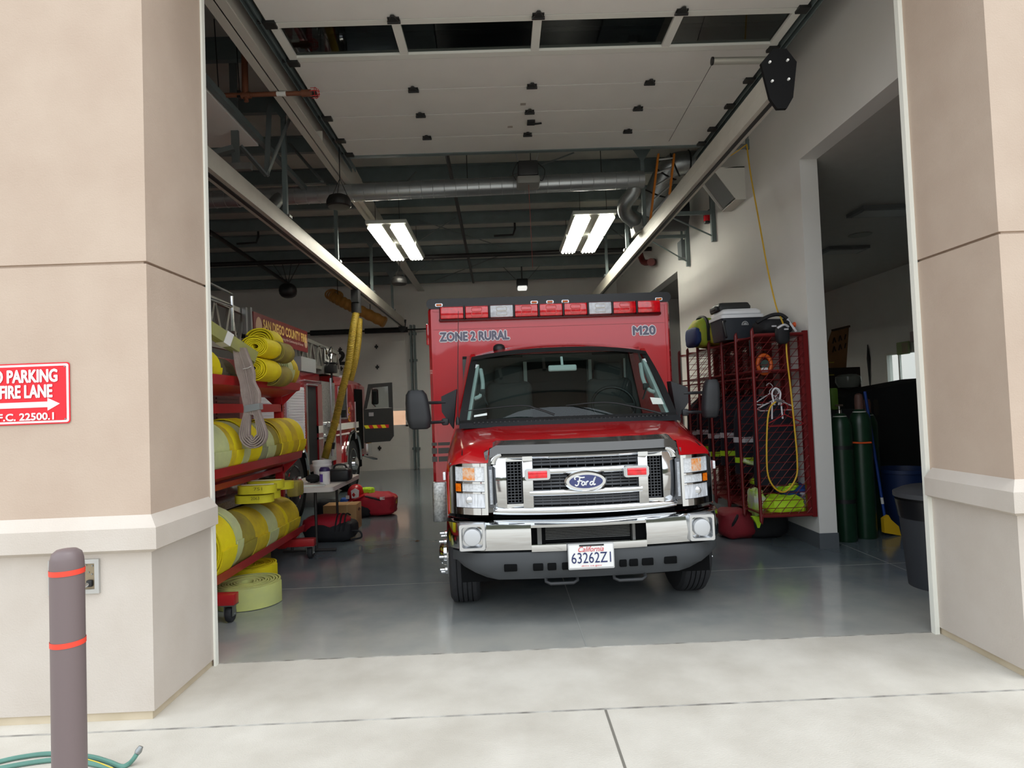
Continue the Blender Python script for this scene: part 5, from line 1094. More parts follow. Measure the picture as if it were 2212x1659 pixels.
# red gear bag with a red helmet on it
c = AZ(800, 1118, 0); c = V((c.x+.04, c.y+.22, 0)); t = thing('gear_bag', 'red gear bag with black panel lying on the floor right of the table', 'bag', c)
soft(c+V((0, 0, .17)), (.62, .46, .34), .16, 7).build('bag_body', M_bagr, t); soft(c+V((-.16, -.14, .09)), (.26, .22, .18), .1, 9).build('black_panel', M_bagk, t)
MB().tube(bez([c+V((-.2, -.12, .31)), c+V((-.02, -.2, .28)), c+V((.16, -.18, .23)), c+V((.26, -.1, .2))], 6), .02, 6).build('strap', M_bagk, t); MB().box(c+V((.14, -.21, .27)), (.07, .01, .04)).build('tag', M_white, t)
MB().tube(bez([c+V((.2, 0, .28)), c+V((.29, .02, .25)), c+V((.3, .0, .16))], 5), .014, 6).build('yellow_cord', mat('cord_yellow', (190, 176, 50), .6), t)
hc = AY(769, 1066, c.y-.05); t = thing('fire_helmet', 'red fire helmet with white front shield resting on the red gear bag', 'helmet', hc+V((0, 0, -.1)))
MB().ball(hc, (.125, .15, .14), 20, 12).build('shell', mat('helmet_red', (186, 22, 32), .35), t); MB().lathe([(.13, -.035), (.19, -.05), (.19, -.058), (.12, -.05)], hc, (-.35, -.1, 1), 26).build('brim', mat('helmet_red', (186, 22, 32), .35), t)
MB().prism([hc+V((.02+a, -.145, .01+b)) for a, b in ((-.06, .05), (0, .085), (.06, .05), (.05, -.06), (-.05, -.06))], (0, .012, 0)).build('front_shield', M_pwhite, t); MB().bx(hc.x-.12, hc.x-.07, hc.y-.13, hc.y-.11, hc.z-.06, hc.z-.01).build('reflective_patch', M_pwhite, t)
c2 = AY(793, 1060, c.y); props(soft(c2, (.22, .16, .10), .3, 4).build('safety_vest', mat('hi_vis_lime', (190, 236, 40), .7)), 'lime green vest crumpled on the red gear bag behind the helmet', 'vest')
c2 = AZ(745, 1096, .0); c2 = V((c2.x, c2.y+.55, .0)); props(soft(AY(746, 1085, c.y-.1), (.14, .14, .14), .1, 8).build('water_jug', mat('jug_blue', (30, 80, 170), .4)), 'blue jug beside the red helmet behind the cardboard box', 'jug')
c2 = AY(710, 1094, c.y); props(soft(V((c2.x, c2.y, .13)), (.34, .26, .26), .15, 8).build('boot_bag', M_bagk), 'black bag on the floor behind the cardboard box', 'bag')
c = AZ(902, 1170, 0); props(MB().add([c+V((-.03, 0, .004)), c+V((-.005, .02, .014)), c+V((.03, .004, .006)), c+V((.004, -.018, .004))], [(0, 1, 2), (0, 2, 3)]).build('dry_leaf', mat('leaf_brown', (92, 64, 40), .9), solid=.002), 'dry brown leaf on the floor left of the ambulance', 'leaf')
c = AZ(1965, 1222, 0); props(MB().box(c+V((0, 0, .004)), (.03, .025, .006)).build('paper_scrap', M_white), 'scrap of white paper on the floor left of the trash can', 'paper')
# ================================================================ outside, left: bollard, sign, hydrant box, garden hose
M_bol = mat('bollard_brown_grey', (112, 98, 98), .45); M_tape = mat('reflective_red_tape', (238, 70, 50), .5)
bc = AY(145, 1240, 2.25); bx_, br = bc.x, .052
t = thing('bollard', 'brown grey round topped bollard with two red bands in the foreground', 'bollard', (bx_, 2.25, 0))
MB().lathe([(br, 0), (br, 1.05), (br*.97, 1.075), (br*.86, 1.097), (br*.6, 1.108), (.002, 1.112)], (bx_, 2.25, 0), n=40).build('post_cover', M_bol, t)
for z in (1.033, .79): MB().lathe([(br+.001, z-.009), (br+.0016, z-.009), (br+.0016, z+.009), (br+.001, z+.009)], (bx_, 2.25, 0), n=40, caps=False).build('red_band', M_tape, t)
sx1 = AY(150, 850, 3.34).x; sz1, sz0 = 1.868, 1.547; sw = .50
t = thing('parking_sign', 'red and white fire lane sign fixed to the left stucco column', 'sign', (sx1-sw/2, 3.34, sz0))
sc_ = V((sx1-sw/2, 3.34, (sz0+sz1)/2)); M_sr = mat('sign_red', (222, 24, 40), .45); M_sw = mat('sign_white', (240, 240, 240), .45)
def signrect(w, h, r, y, m, nm): return MB().prism([V((sc_.x+a, y, sc_.z+b)) for a, b in rrect(w, h, r)], (0, .002, 0)).build(nm, m, t)
signrect(sw, sz1-sz0, .015, 3.344, M_sr, 'plate'); signrect(sw-.012, sz1-sz0-.014, .012, 3.342, M_sw, 'white_border'); signrect(sw-.034, sz1-sz0-.036, .006, 3.340, M_sr, 'red_field')
text('NO PARKING', V((sx1-.056-.193, 3.339, 1.800)), (1, 0, 0), (0, 0, 1), .376, .064, M_sw, t, 'lettering', fat=.003); text('FIRE LANE', V((sx1-.088-.134, 3.339, 1.720)), (1, 0, 0), (0, 0, 1), .268, .064, M_sw, t, 'lettering', fat=.0028); text('.F.C. 22500.1', V((sx1-.076-.155, 3.339, 1.588)), (1, 0, 0), (0, 0, 1), .30, .036, M_sw, t, 'lettering', fat=.0016)
az = 1.651; MB().prism([V((sx1+a, 3.338, az+b)) for a, b in ((-.05, 0), (-.113, .032), (-.113, .013), (-.45, .013), (-.45, -.016), (-.113, -.016), (-.113, -.034))], (0, .002, 0)).build('arrow', M_sw, t)
m = MB()
for z in (1.845, 1.57): m.cyl((sx1-.022, 3.34, z), (sx1-.022, 3.337, z), .004, n=8)
m.build('screw', M_steel, t)
hx0, hx1, hz0, hz1 = AY(108, 1240, 3.35).x, AY(217, 1240, 3.35).x, .662, .838
t = thing('hose_bib_box', 'square steel hose bib box set in the column behind the bollard', 'hose bib', ((hx0+hx1)/2, 3.34, hz0))
m = MB(); f_ = .022
m.bx(hx0, hx1, 3.335, 3.36, hz0, hz0+f_); m.bx(hx0, hx1, 3.335, 3.36, hz1-f_, hz1); m.bx(hx0, hx0+f_, 3.335, 3.36, hz0+f_, hz1-f_); m.bx(hx1-f_, hx1, 3.335, 3.36, hz0+f_, hz1-f_); m.build('frame', mat('brushed_steel', (196, 196, 194), .35, .7), t)
MB().bx(hx0+f_, hx1-f_, 3.345, 3.348, hz0+f_, hz1-f_).build('back_plate', mat('bronze_plate', (150, 136, 112), .4, .4), t)
c = AY(190, 1262, 3.33); MB().cyl(c+V((.0, .015, 0)), c+V((-.03, -.05, -.012)), .013, n=12).build('spigot', M_chrome, t); m = MB()
m.box(c+V((.004, .008, .002)), (.03, .02, .035), .006); m.build('spigot_base', M_blk, t); m = MB()
for a, b in ((200, 1222), (186, 1221), (199, 1240), (192, 1236)): q = AY(a, b, 3.345); m.cyl(q, q+V((0, -.004, 0)), .004, n=8)
m.build('screw', M_steel, t)
t = thing('garden_hose', 'green and yellow garden hose with brass nozzle on the ground around the bollard', 'garden hose', AZ(200, 1640, 0))
M_gh = mat('garden_hose_green', (84, 128, 116), .5, var=.12, scale=6)
def G(px, py, z=.011): return AZ(px, py, z)
m = MB().tube(bez([G(-120, 1650), G(-40, 1652), G(40, 1636), G(110, 1628), G(190, 1634), G(235, 1646), G(262, 1656), G(278, 1650), G(288, 1640, .03), G(296, 1628, .05)], 7), .0105, 8); m.tube(bez([G(-120, 1672), G(-30, 1664), G(50, 1650), G(110, 1642), G(150, 1642), G(200, 1650), G(240, 1662), G(250, 1690)], 7), .0105, 8)
m.build('hose', M_gh, t); MB().tube(bez([G(188, 1640, .021), G(215, 1648, .021), G(245, 1660, .020)], 6), .003, 5).build('yellow_stripe', mat('hose_stripe_yellow', (206, 180, 60), .5), t)
a, b = G(296, 1628, .05), G(305, 1612, .075); MB().tube([a, a.lerp(b, .35), b], [.012, .015, .010], 12).build('coupling', M_steel, t); MB().tube([a.lerp(b, .35), b], [.011, .008], 12).build('brass_nozzle', mat('brass', (176, 130, 90), .4, .7), t)
# ================================================================ right: gear lockers
M_lock = mat('locker_dark_red', (112, 24, 26), .4, coat=.3)
M_hv = mat('hi_vis_lime', (190, 236, 40), .7); M_navy = mat('navy_cloth', (26, 28, 38), .9, var=.2, scale=10); M_refl = mat('reflective_tape', (206, 206, 210), .4)
M_bluec = mat('blue_cloth', (38, 66, 132), .85, var=.15, scale=10)
LX0, LX1, LZ0, LZ1, LP = 2.55, 3.09, .34, 2.17, .45
def side_frame(y):
    m = MB(); P = [V((LX1, y, LZ0)), V((LX1, y, LZ1))]
    c = .07
    m.tube(bez([V((LX1, y, LZ0+.0)), V((LX0+c, y, LZ0)), V((LX0+.015, y, LZ0+.02)), V((LX0, y, LZ0+c)), V((LX0, y, LZ1-c)), V((LX0+.015, y, LZ1-.02)), V((LX0+c, y, LZ1)), V((LX1, y, LZ1))], 5), .017, 10)
    m.bx(LX1-.022, LX1+.022, y-.022, y+.022, LZ0-.02, LZ1+.03); return m
def side_mesh(y):
    m = MB(); n = 24
    for i in range(1, n): z = LZ0+(LZ1-LZ0)*i/n; m.cyl((LX0, y, z), (LX1, y, z), .0032, n=4)
    sp = .105; w = LX1-LX0; k = -12
    for i in range(-8, 26):
        z0 = LZ0+sp*i; a = [0, z0]; b = [w, z0+w*1.15]
        if b[1] < LZ0+.01 or a[1] > LZ1-.01: continue
        if a[1] < LZ0: f = (LZ0-a[1])/(b[1]-a[1]); a = [w*f, LZ0]
        if b[1] > LZ1: f = (LZ1-z0)/(w*1.15); b = [w*f, LZ1]
        m.cyl((LX0+a[0], y, a[1]), (LX0+b[0], y, b[1]), .0034, n=4)
    return m
locs = ('nearest dark red mesh gear locker beside the white wall end', 'second dark red mesh gear locker behind the nearest one', 'third dark red mesh gear locker in the row', 'fourth dark red mesh gear locker in the row', 'fifth dark red mesh gear locker, partly behind the ambulance mirror', 'farthest dark red mesh gear locker seen beside the ambulance')
for i in range(6):
    y0 = 6.37+LP*i; t = thing('gear_locker', locs[i], 'locker', ((LX0+LX1)/2, y0+LP/2, LZ0-.02), 'mesh gear lockers along the right wall')
    side_frame(y0).build('side_frame', M_lock, t); side_mesh(y0).build('wire_mesh', M_lock, t)
    if i == 5: side_frame(y0+LP-.04).build('side_frame', M_lock, t)
    MB().bx(LX0+.02, LX1, y0+.03, y0+LP-.03, 1.80, 1.815).build('top_shelf', M_lock, t); MB().bx(LX0+.02, LX1, y0+.03, y0+LP-.03, LZ0+.01, LZ0+.025).build('bottom_shelf', M_lock, t)
    m = MB().bx(LX1-.05, LX1+.02, y0+.02, y0+.06, LZ0, LZ1); m.bx(LX1-.05, LX1+.02, y0+LP-.06, y0+LP-.02, LZ0, LZ1); m.build('back_upright', M_lock, t)
    MB().cyl((LX0+.04, y0+.02, 1.74), (LX0+.04, y0+LP-.02, 1.74), .010, n=8).build('hanging_bar', M_lock, t)
    MB().bx(LX0+.01, LX1, y0+.02, y0+LP-.03, LZ1-.02, LZ1-.008).build('lid_panel', M_lock, t)
m = MB()
for y in (6.42, 7.7, 9.0): m.bx(3.07, 3.12, y-.03, y+.03, .9, .96); m.bx(3.07, 3.12, y-.03, y+.03, 1.9, 1.96)
# coats hanging in the lockers
def coat(cx, y, zt, zb, w, m, label, sd, grp='coats hanging in the gear lockers', band=True):
    t = thing('turnout_coat', label, 'coat', (cx, y, zb), grp); rg = []
    for j in range(13):
        f = j/12; z = zt+(zb-zt)*f; ww = w*(.30+.70*min(1, f*5)**.6)*(1+.08*f); d = .10*(.5+.5*min(1, f*4))+.02*f
        rg.append([V((cx+ww*math.cos(q)*(1+.07*mnoise.noise(V((math.cos(q)*2, f*3, sd)))), y+d*math.sin(q)*(1+.35*mnoise.noise(V((math.cos(q)*4, math.sin(q), sd+f*2)))), z+(.05*abs(math.cos(q)) * (-1 if f < .3 else 0)))) for q in [2*PI*k/22 for k in range(22)]])
    MB().loft(rg).build('coat_body', m, t, ang=80)
    if band:
        for f in (.62, .90):
            z = zt+(zb-zt)*f; r0_ = rg[int(f*12)]
            MB().loft([[p+V(((p.x-cx)*.03, (p.y-y)*.06, -.03)) for p in r0_], [p+V(((p.x-cx)*.03, (p.y-y)*.06, .03)) for p in r0_]], True, False).build('reflective_band', M_refl if f < .8 else M_hv, t)
    return t
coat(2.83, 6.62, 1.52, .62, .21, M_navy, 'black coat on white hanger in the nearest locker', 1, band=False)
for i in range(1, 6): coat(2.80, 6.60+LP*i, 1.60, .75-.05*(i % 2), .22, M_navy, ('dark coat with reflective bands in the second locker', 'dark coat with reflective bands in the third locker', 'dark coat with reflective bands in the fourth locker', 'dark coat with reflective bands in the fifth locker', 'dark coat with reflective bands in the farthest locker')[i-1], i*3)
def hanger(c, w, m, label, r=.006):
    t = thing('coat_hanger', label, 'hanger', c+V((0, 0, -.02)))
    MB().tube([c+V((-w, 0, -.10)), c+V((-w*.9, 0, -.085)), c+V((0, 0, 0)), c+V((w*.9, 0, -.085)), c+V((w, 0, -.10)), c+V((w*.85, 0, -.115)), c+V((-w*.85, 0, -.115))], r, 6, closed=True).build('shoulder_bar', m, t)
    MB().tube(bez([c, c+V((0, 0, .03)), c+V((.035, 0, .07)), c+V((.0, 0, .11)), c+V((-.035, 0, .085))], 5), r*.8, 6).build('hook', m, t)
M_hw = mat('hanger_white', (222, 222, 226), .45)
hanger(AY(1676, 862, 6.56), .20, M_hw, 'white plastic hanger holding the black coat', .008)
hanger(AY(1663, 850, 6.66), .16, M_hw, 'second white hanger behind the first in the nearest locker')
hanger(AY(1695, 895, 6.33), .185, mat('hanger_red', (150, 30, 36), .5), 'red hanger hooked on the front mesh of the nearest locker')
c = AY(1677, 862, 6.34); t = thing('white_hook', 'white clip bracket hooked on the front mesh above the yellow cord', 'hook', c)
MB().tube(bez([c+V((-.02, 0, -.06)), c+V((-.04, 0, .06)), c+V((0, 0, .11)), c+V((.045, 0, .06)), c+V((.02, 0, -.06))], 6), .009, 6).build('loop', M_hw, t)
m = MB()
for dx in (-.045, .045): m.tube([c+V((dx, 0, -.03)), c+V((dx*1.2, 0, -.20))], .008, 6)
m.build('legs', M_hw, t)
# orange tape measure roll on the top shelf
c = AY(1651, 787, 6.5); t = thing('flagging_reel', 'orange hand reel with white label on the top shelf of the nearest locker', 'reel', V((c.x, c.y, 1.815)))
MB().tube([c+V((.07*math.cos(2*PI*i/24), 0, .095*math.sin(2*PI*i/24))) for i in range(24)], .02, 8, closed=True).build('reel_ring', mat('reel_orange', (216, 96, 24), .5), t); MB().box(c+V((-.01, -.02, -.06)), (.07, .03, .05), .008).build('label', M_pwhite, t); MB().cyl(c+V((0, -.02, 0)), c+V((0, .03, 0)), .045, n=16).build('hub', mat('reel_hub', (60, 80, 74), .5), t); MB().bx(c.x-.06, c.x+.06, c.y-.02, c.y+.03, 1.815, c.z-.09).build('stand', mat('reel_orange', (216, 96, 24), .5), t)
# clothes heaped on the bottom shelf
zs_ = LZ0+.03
def heap(name, px, py, y, d, m, label, cat, sd, lump=.28):
    c = AY(px, py, y); o = MB().ball(c, (d[0]/2, d[1]/2, d[2]/2), 22, 14, lump=lump, freq=2.6, seed=sd, power=.75).build(name, m); return props(o, label, cat)
heap('hi_vis_jacket', 1690, 1089, 6.58, (.40, .36, .20), M_hv, 'lime hi-vis jacket heaped at the bottom of the nearest locker', 'jacket', 2)
heap('hi_vis_vest', 1697, 1049, 6.62, (.22, .24, .11), M_hv, 'small lime hi-vis vest on top of the blue cloth in the nearest locker', 'vest', 5)
heap('blue_shirt', 1712, 1058, 6.66, (.36, .26, .14), M_bluec, 'blue shirt under the small hi-vis vest in the nearest locker', 'shirt', 7)
heap('white_towel', 1680, 1040, 6.60, (.11, .14, .12), M_refl, 'white cloth left of the blue shirt in the nearest locker', 'cloth', 8)
heap('patterned_shirt', 1738, 1080, 6.60, (.15, .3, .2), mat('black_white_cloth', (190, 186, 196), .8, rgb2=(34, 30, 44), scale=22), 'black and white patterned cloth at the right of the hi-vis jacket', 'cloth', 9)
heap('hi_vis_trousers', 1634, 1085, 6.72, (.13, .3, .30), mat('hi_vis_striped', (190, 236, 40), .7, rgb2=(206, 206, 210), scale=9), 'striped hi-vis trousers bulging out of the locker front edge', 'trousers', 10)
heap('hi_vis_glove', 1629, 1040, 6.9, (.07, .1, .07), M_hv, 'single lime glove in the second locker', 'glove', 11)
c = AY(1637, 1126, 6.6); props(MB().loft([[c+V((-.06, -.02, .05)), c+V((.05, -.02, .05)), c+V((.05, .04, .05)), c+V((-.06, .04, .05))], [c+V((-.02, -.01, -.02)), c+V((.03, -.01, -.02)), c+V((.03, .02, -.02)), c+V((-.02, .02, -.02))], [c+V((-.005, 0, -.07)), c+V((.015, 0, -.07)), c+V((.015, .01, -.07)), c+V((-.005, .01, -.07))]]).build('vest_strap', M_hv), 'lime strap end dangling below the nearest locker', 'strap')
props(MB().tube(bez([AY(1606, 994, 6.8), AY(1620, 1000, 6.8), AY(1640, 1002, 6.8)], 5), .022, 6).build('reflective_sash', mat('sash_lime', (196, 226, 90), .6, rgb2=(220, 220, 220), scale=14)), 'lime and silver reflective sash in the second locker', 'sash')
# things on top of the lockers
zt = LZ1+.018
def T(px, y): return AY(px, 700, y).x
cx = 2.80; t = thing('turnout_bag', 'lime and blue kit bag on top of the farther lockers', 'bag', (2.62, 8.0, zt)); c = V((2.64, 8.0, zt+.19))
soft(c, (.44, .50, .37), .12, 3).build('bag_body', M_hv if False else mat('bag_lime', (150, 186, 50), .7, rgb2=(186, 160, 48), scale=4), t); soft(c+V((-.19, .0, -.05)), (.10, .49, .25), .1, 6).build('blue_end', mat('bag_blue', (30, 52, 104), .7), t); soft(c+V((.05, -.25, -.05)), (.26, .16, .24), .1, 8).build('front_pocket', mat('bag_lime_yellow', (176, 172, 46), .7), t)
m = MB()
for dx in (-.08, .14): m.tube(bez([c+V((dx, -.28, -.12)), c+V((dx, -.26, .1)), c+V((dx, -.1, .19)), c+V((dx, .14, .19)), c+V((dx, .26, .05))], 5), .022, 6)
m.build('black_straps', M_bagk, t)
c = AY(1606, 726, 7.0); t = thing('cooler_box', 'dark grey cooler with white lid on top of the lockers', 'cooler', (c.x, 7.2, zt))
x0, x1 = AY(1561, 720, 6.95).x, AY(1651, 720, 6.95).x; y0, y1 = 6.95, 7.38
MB().loft([[V((a+(x0+x1)/2, b+(y0+y1)/2, zt)) for a, b in rrect((x1-x0)*.90, .40, .04)], [V((a+(x0+x1)/2, b+(y0+y1)/2, zt+.24)) for a, b in rrect(x1-x0, .44, .04)]]).build('tub', mat('cooler_slate', (40, 46, 54), .5), t)
M_cw = mat('cooler_white', (240, 243, 246), .45)
MB().loft([[V((a+(x0+x1)/2, b+(y0+y1)/2, zt+.24+dz)) for a, b in rrect((x1-x0)*k+.02, .44*k+.02, .04)] for dz, k in ((0, 1), (.035, 1.0))]).build('rim', M_cw, t)
MB().loft([[V((a+(x0+x1)/2, b+(y0+y1)/2, zt+.29+dz)) for a, b in rrect((x1-x0)*k, .44*k, .04)] for dz, k in ((-.012, .90), (.0, .96), (.03, .94), (.055, .82))]).build('lid', M_cw, t)
lc = V((AY(1609, 702, y0).x, y0-.012, zt+.165)); MB().prism([lc+V((.038*math.cos(q), 0, .045*math.sin(q)-.01)) for q in [PI*i/12 for i in range(13)]], (0, .012, 0)).build('logo_plate', mat('logo_silver', (186, 190, 192), .4, .4), t); m = MB()
m.tube([lc+V((.024*math.cos(q), -.003, .026*math.sin(q)-.004)) for q in [PI*i/10 for i in range(11)]], .004, 5); m.build('logo_arc', mat('logo_grey', (96, 100, 104), .5), t)
MB().tube(bez([V((x0+.03, y0-.01, zt+.21)), V((x0+.0, y0-.04, zt+.18)), V((x0+.02, y0-.04, zt+.04)), V((x0+.04, y0, zt+.03))], 5), .014, 6).build('handle', M_blk, t)
t = thing('equipment_case', 'flat dark hard case lying on the white cooler lid', 'case', ((x0+x1)/2, 7.2, zt+.345)); cc = V(((x0+x1)/2-.03, 7.25, zt+.345))
MB().loft([[cc+V((a, b, dz)) for a, b in rrect(.37*k, .34*k, .03)] for dz, k in ((0, .96), (.03, 1), (.045, 1), (.085, .90), (.09, .86))]).build('shell', mat('case_grey', (46, 48, 48), .5), t); MB().box(cc+V((-.2, -.05, .03)), (.04, .2, .05), .012).build('handle', M_blk, t)
t = thing('camera_bag', 'long black shoulder bag with white trim on top of the nearest locker', 'bag', (2.78, 6.68, zt)); c = V((2.89, 6.68, zt+.085))
soft(c, (.36, .38, .17), .1, 4).build('bag_body', M_bagk, t); m = MB(); m.tube(bez([c+V((-.20, -.1, .05)), c+V((-.06, -.12, .115)), c+V((.04, -.14, .12)), c+V((.10, -.16, .07))], 6), .02, 6); m.build('strap', M_bagk, t)
MB().prism([c+V((-.06+a, -.205, -.005+b)) for a, b in rrect(.05, .016, .006)], (0, .01, 0)).build('badge', M_refl, t); m = MB(); m.bar(c+V((.10, -.16, .07)), c+V((.17, -.2, -.07)), .02, .02); m.build('white_trim', M_refl, t); m = MB(); m.ball(c+V((.225, -.05, .02)), .028, 8, 6); m.build('orange_tag', mat('tag_orange', (236, 96, 40), .6), t)
pc_ = AY(1690, 722, 6.30); t = thing('hanging_pouch', 'black pouch with white trim hanging over the locker front edge', 'pouch', pc_+V((0, 0, -.1))); soft(pc_, (.135, .10, .20), .05, 2, power=.7).build('pouch_body', M_bagk, t); m = MB(); m.tube(bez([pc_+V((-.06, -.03, .06)), pc_+V((0, -.05, .09)), pc_+V((.05, -.03, .07))], 5), .012, 6); m.build('white_trim', M_refl, t); MB().prism([pc_+V((.02+a, -.052, .045+b)) for a, b in rrect(.045, .014, .005)], (0, .01, 0)).build('badge', M_refl, t)
MB().bar(pc_+V((0, .0, .08)), pc_+V((.03, .15, .08)), .05, .02).build('hook_strap', M_bagk, t)
o = MB().box(AY(1623, 752, 6.4), (.035, .04, .17), .01); props(o.build('strap_end', M_bagk), 'black strap dangling from the locker top left of the pouch', 'strap')
# yellow air line hanging from the bracket, looped on the locker front
t = thing('air_line', 'yellow air line hanging from the wall bracket and looped over the locker', 'hose', AY(1690, 1062, 6.3)); M_air = mat('air_line_yellow', (212, 170, 36), .5)
P = [AY(1613, 312, 7.45), AY(1622, 380, 7.3), AY(1640, 480, 7.1), AY(1658, 580, 6.9), AY(1676, 660, 6.7), AY(1688, 690, 6.5), AY(1697, 720, 6.36), AY(1700, 770, 6.30), AY(1708, 840, 6.30), AY(1716, 920, 6.30), AY(1722, 990, 6.30), AY(1720, 1030, 6.30), AY(1700, 1060, 6.30), AY(1678, 1058, 6.30), AY(1660, 1030, 6.30), AY(1656, 980, 6.30), AY(1658, 910, 6.30), AY(1664, 880, 6.30), AY(1676, 868, 6.30)]
MB().tube(bez(P, 8), .0085, 8).build('hose', M_air, t); c = AY(1682, 866, 6.30); MB().cyl(c+V((-.03, 0, 0)), c+V((.03, 0, .0)), .014, n=10).build('coupling', M_alu, t)
MB().tube(bez([AY(1613, 312, 7.45), AY(1580, 335, 7.6), AY(1556, 346, 7.7)], 5), .006, 6).build('feed', M_air, t)
# red and black bag on the floor under the lockers
c = AZ(1650, 1168, 0); c = V((c.x-.03, c.y+.24, 0)); t = thing('gear_bag', 'dark red and black gear bag on the floor under the lockers', 'bag', c)
soft(c+V((.12, 0, .15)), (.50, .44, .30), .08, 5).build('black_end', M_bagk, t); soft(c+V((-.16, .02, .16)), (.44, .44, .32), .12, 6).build('red_end', mat('bag_dark_red', (128, 24, 36), .7, var=.12), t); MB().tube(bez([c+V((-.3, -.15, .12)), c+V((-.24, -.2, .24)), c+V((-.16, -.05, .31))], 5), .016, 6).build('strap', M_bagk, t)
c = AZ(1732, 1160, 0); t = thing('push_broom', 'dark broom head with blue end between bag and wall', 'broom', c); MB().box(c+V((0, .05, .14)), (.10, .14, .26), .04).build('dark_cloth', M_bagk, t); MB().box(c+V((0, -.01, .03)), (.05, .05, .04), .01).build('blue_end', mat('end_blue', (50, 100, 190), .5), t)
# ================================================================ right: side room
M_grn = mat('cylinder_green', (24, 54, 36), .35, var=.15, scale=10)
def cylinder(px, py, r, h, label, cap):
    c = AZ(px, py, 0); c = V((c.x*(c.y+r)/c.y, c.y+r, 0)); t = thing('oxygen_cylinder', label, 'gas cylinder', c, 'tall green gas cylinders')
    MB().lathe([(r*.92, 0), (r, .02), (r, h*.84), (r*.97, h*.87), (r*.80, h*.91), (r*.50, h*.945), (r*.34, h*.955)], c, n=30).build('tank', M_grn, t)
    MB().lathe([(r*.83, h*.895), (r*.84, h*.895), (r*.60, h*.935), (r*.58, h*.935)], c, n=30, caps=False).build('white_collar', mat('collar_white', (206, 206, 200), .6), t)
    if cap: MB().lathe([(r*.40, h*.94), (r*.40, h*1.03), (r*.34, h*1.06), (r*.12, h*1.07), (.002, h*1.07)], c, n=20).build('valve_cap', mat('rusty_cap', (96, 66, 58), .6, var=.2, scale=20), t)
    else: m = MB().lathe([(.022, h*.95), (.022, h*.98), (.012, h*.985), (.012, h*1.01)], c, n=12); m.bar(c+V((-.04, 0, h*1.015)), c+V((.04, 0, h*1.015)), .014, .02); m.build('valve', M_chrome, t)
    return t, c
t1, c1 = cylinder(1829, 1173, .108, 1.40, 'front green gas cylinder with bare valve beside the white wall end', False)
t2, c2 = cylinder(1872, 1166, .108, 1.44, 'second green gas cylinder with rusty valve cap', True)
t3, c3 = cylinder(1888, 1144, .10, 1.38, 'third green gas cylinder half hidden behind the capped one', True)
for z in (.42, .98): 
    MB().lathe([(.1085, -.02), (.112, -.02), (.112, .02), (.1085, .02)], V((c1.x, c1.y, z)), n=30, caps=False).build('black_strap', M_blk, t1)
MB().tube([AY(1838, 956, c2.y-.12), AY(1860, 957, c2.y-.125), AY(1882, 956, c2.y-.12)], .010, 6).build('orange_strap', mat('strap_orange', (236, 92, 40), .6), t2)
# broom
a, b = AZ(1915, 1140, .09), None; bl = AZ(1927, 1157, 0); top = AY(1868, 846, bl.y+.10); low = AY(1912, 1122, bl.y+.03)
t = thing('broom', 'blue handled broom with yellow angled head leaning by the gas cylinders', 'broom', bl); MB().cyl(low, top, .015, n=10).build('handle', mat('broom_blue', (26, 66, 150), .4), t); p = low.lerp(top, .12); MB().cyl(p, low.lerp(top, .17), .016, n=10).build('handle_label', M_pwhite, t)
hc = [AY(x, y, bl.y) for x, y in ((1906, 1120), (1916, 1112), (1922, 1122), (1938, 1136), (1943, 1156), (1908, 1150))]; MB().prism([q-V((0, .03, 0)) for q in hc], (0, .06, 0)).build('broom_head', mat('broom_yellow', (222, 178, 24), .6), t)
# wheeled bin with black liner and lid
bc = AZ(1990, 1290, 0); bc = V((3.42, 5.0, 0)); t = thing('trash_can', 'dark grey trash can with black liner and lid just inside the right jamb', 'trash can', bc); M_bin = mat('bin_grey', (52, 55, 60), .6)
def br_(w, d, z, k=.05): return [V((bc.x+w/2*math.cos(2*PI*i/36), bc.y+w/2*math.sin(2*PI*i/36), z)) for i in range(36)]
MB().loft([br_(.47, .38, .0), br_(.56, .46, .64), br_(.585, .49, .64), br_(.585, .49, .675)]).build('tub', M_bin, t)
MB().loft([br_(.556, .465, .54), br_(.592, .495, .66), br_(.596, .50, .682)], True, False).build('black_liner', mat('liner_black', (22, 22, 25), .3), t)
MB().loft([br_(.62, .56, .705), br_(.62, .56, .74), br_(.50, .46, .77), br_(.40, .42, .785)]).build('lid', mat('lid_grey', (72, 74, 78), .55), t); MB().lathe([(.27, .675), (.27, .708)], bc, n=24).build('lid_gap', M_blk, t)
# blue barrel bin
c = AZ(1942, 1112, 0); c = V((4.58, 7.25, 0)); t = thing('blue_bin', 'dark blue round bin behind the broom', 'bin', c); MB().lathe([(.24, 0), (.29, .62), (.31, .62), (.31, .66), (.285, .66), (.25, .3)], c, n=28).build('tub', mat('bin_blue', (20, 42, 84), .5), t)
# dark covered cabinet
a = AY(1838, 850, 7.9); b = AY(2000, 815, 7.9); t = thing('covered_cabinet', 'big black covered cabinet behind the gas cylinders', 'cabinet', (5.0, 8.4, 0)); M_tarp = mat('black_cover', (20, 21, 23), .65, var=.2, scale=4)
MB().loft([[V((a.x-.05, 7.9, z)), V((b.x+.2, 7.9, z)), V((b.x+.2, 8.7, z)), V((a.x-.05, 8.7, z))] if z < 1.6 else [V((a.x, 7.92, a.z)), V((b.x+.2, 7.92, b.z)), V((b.x+.2, 8.7, b.z)), V((a.x, 8.7, a.z))] for z in (0, .8, 1.5, 1.7)]).build('cover', M_tarp, t); m = MB()
q = AY(1893, 880, 7.89); m.prism([q+V((x_, 0, z_)) for x_, z_ in rrect(.06, .20, .028)], (0, .02, 0)); m.build('hand_slot', mat('slot_brown', (44, 38, 32), .7), t)
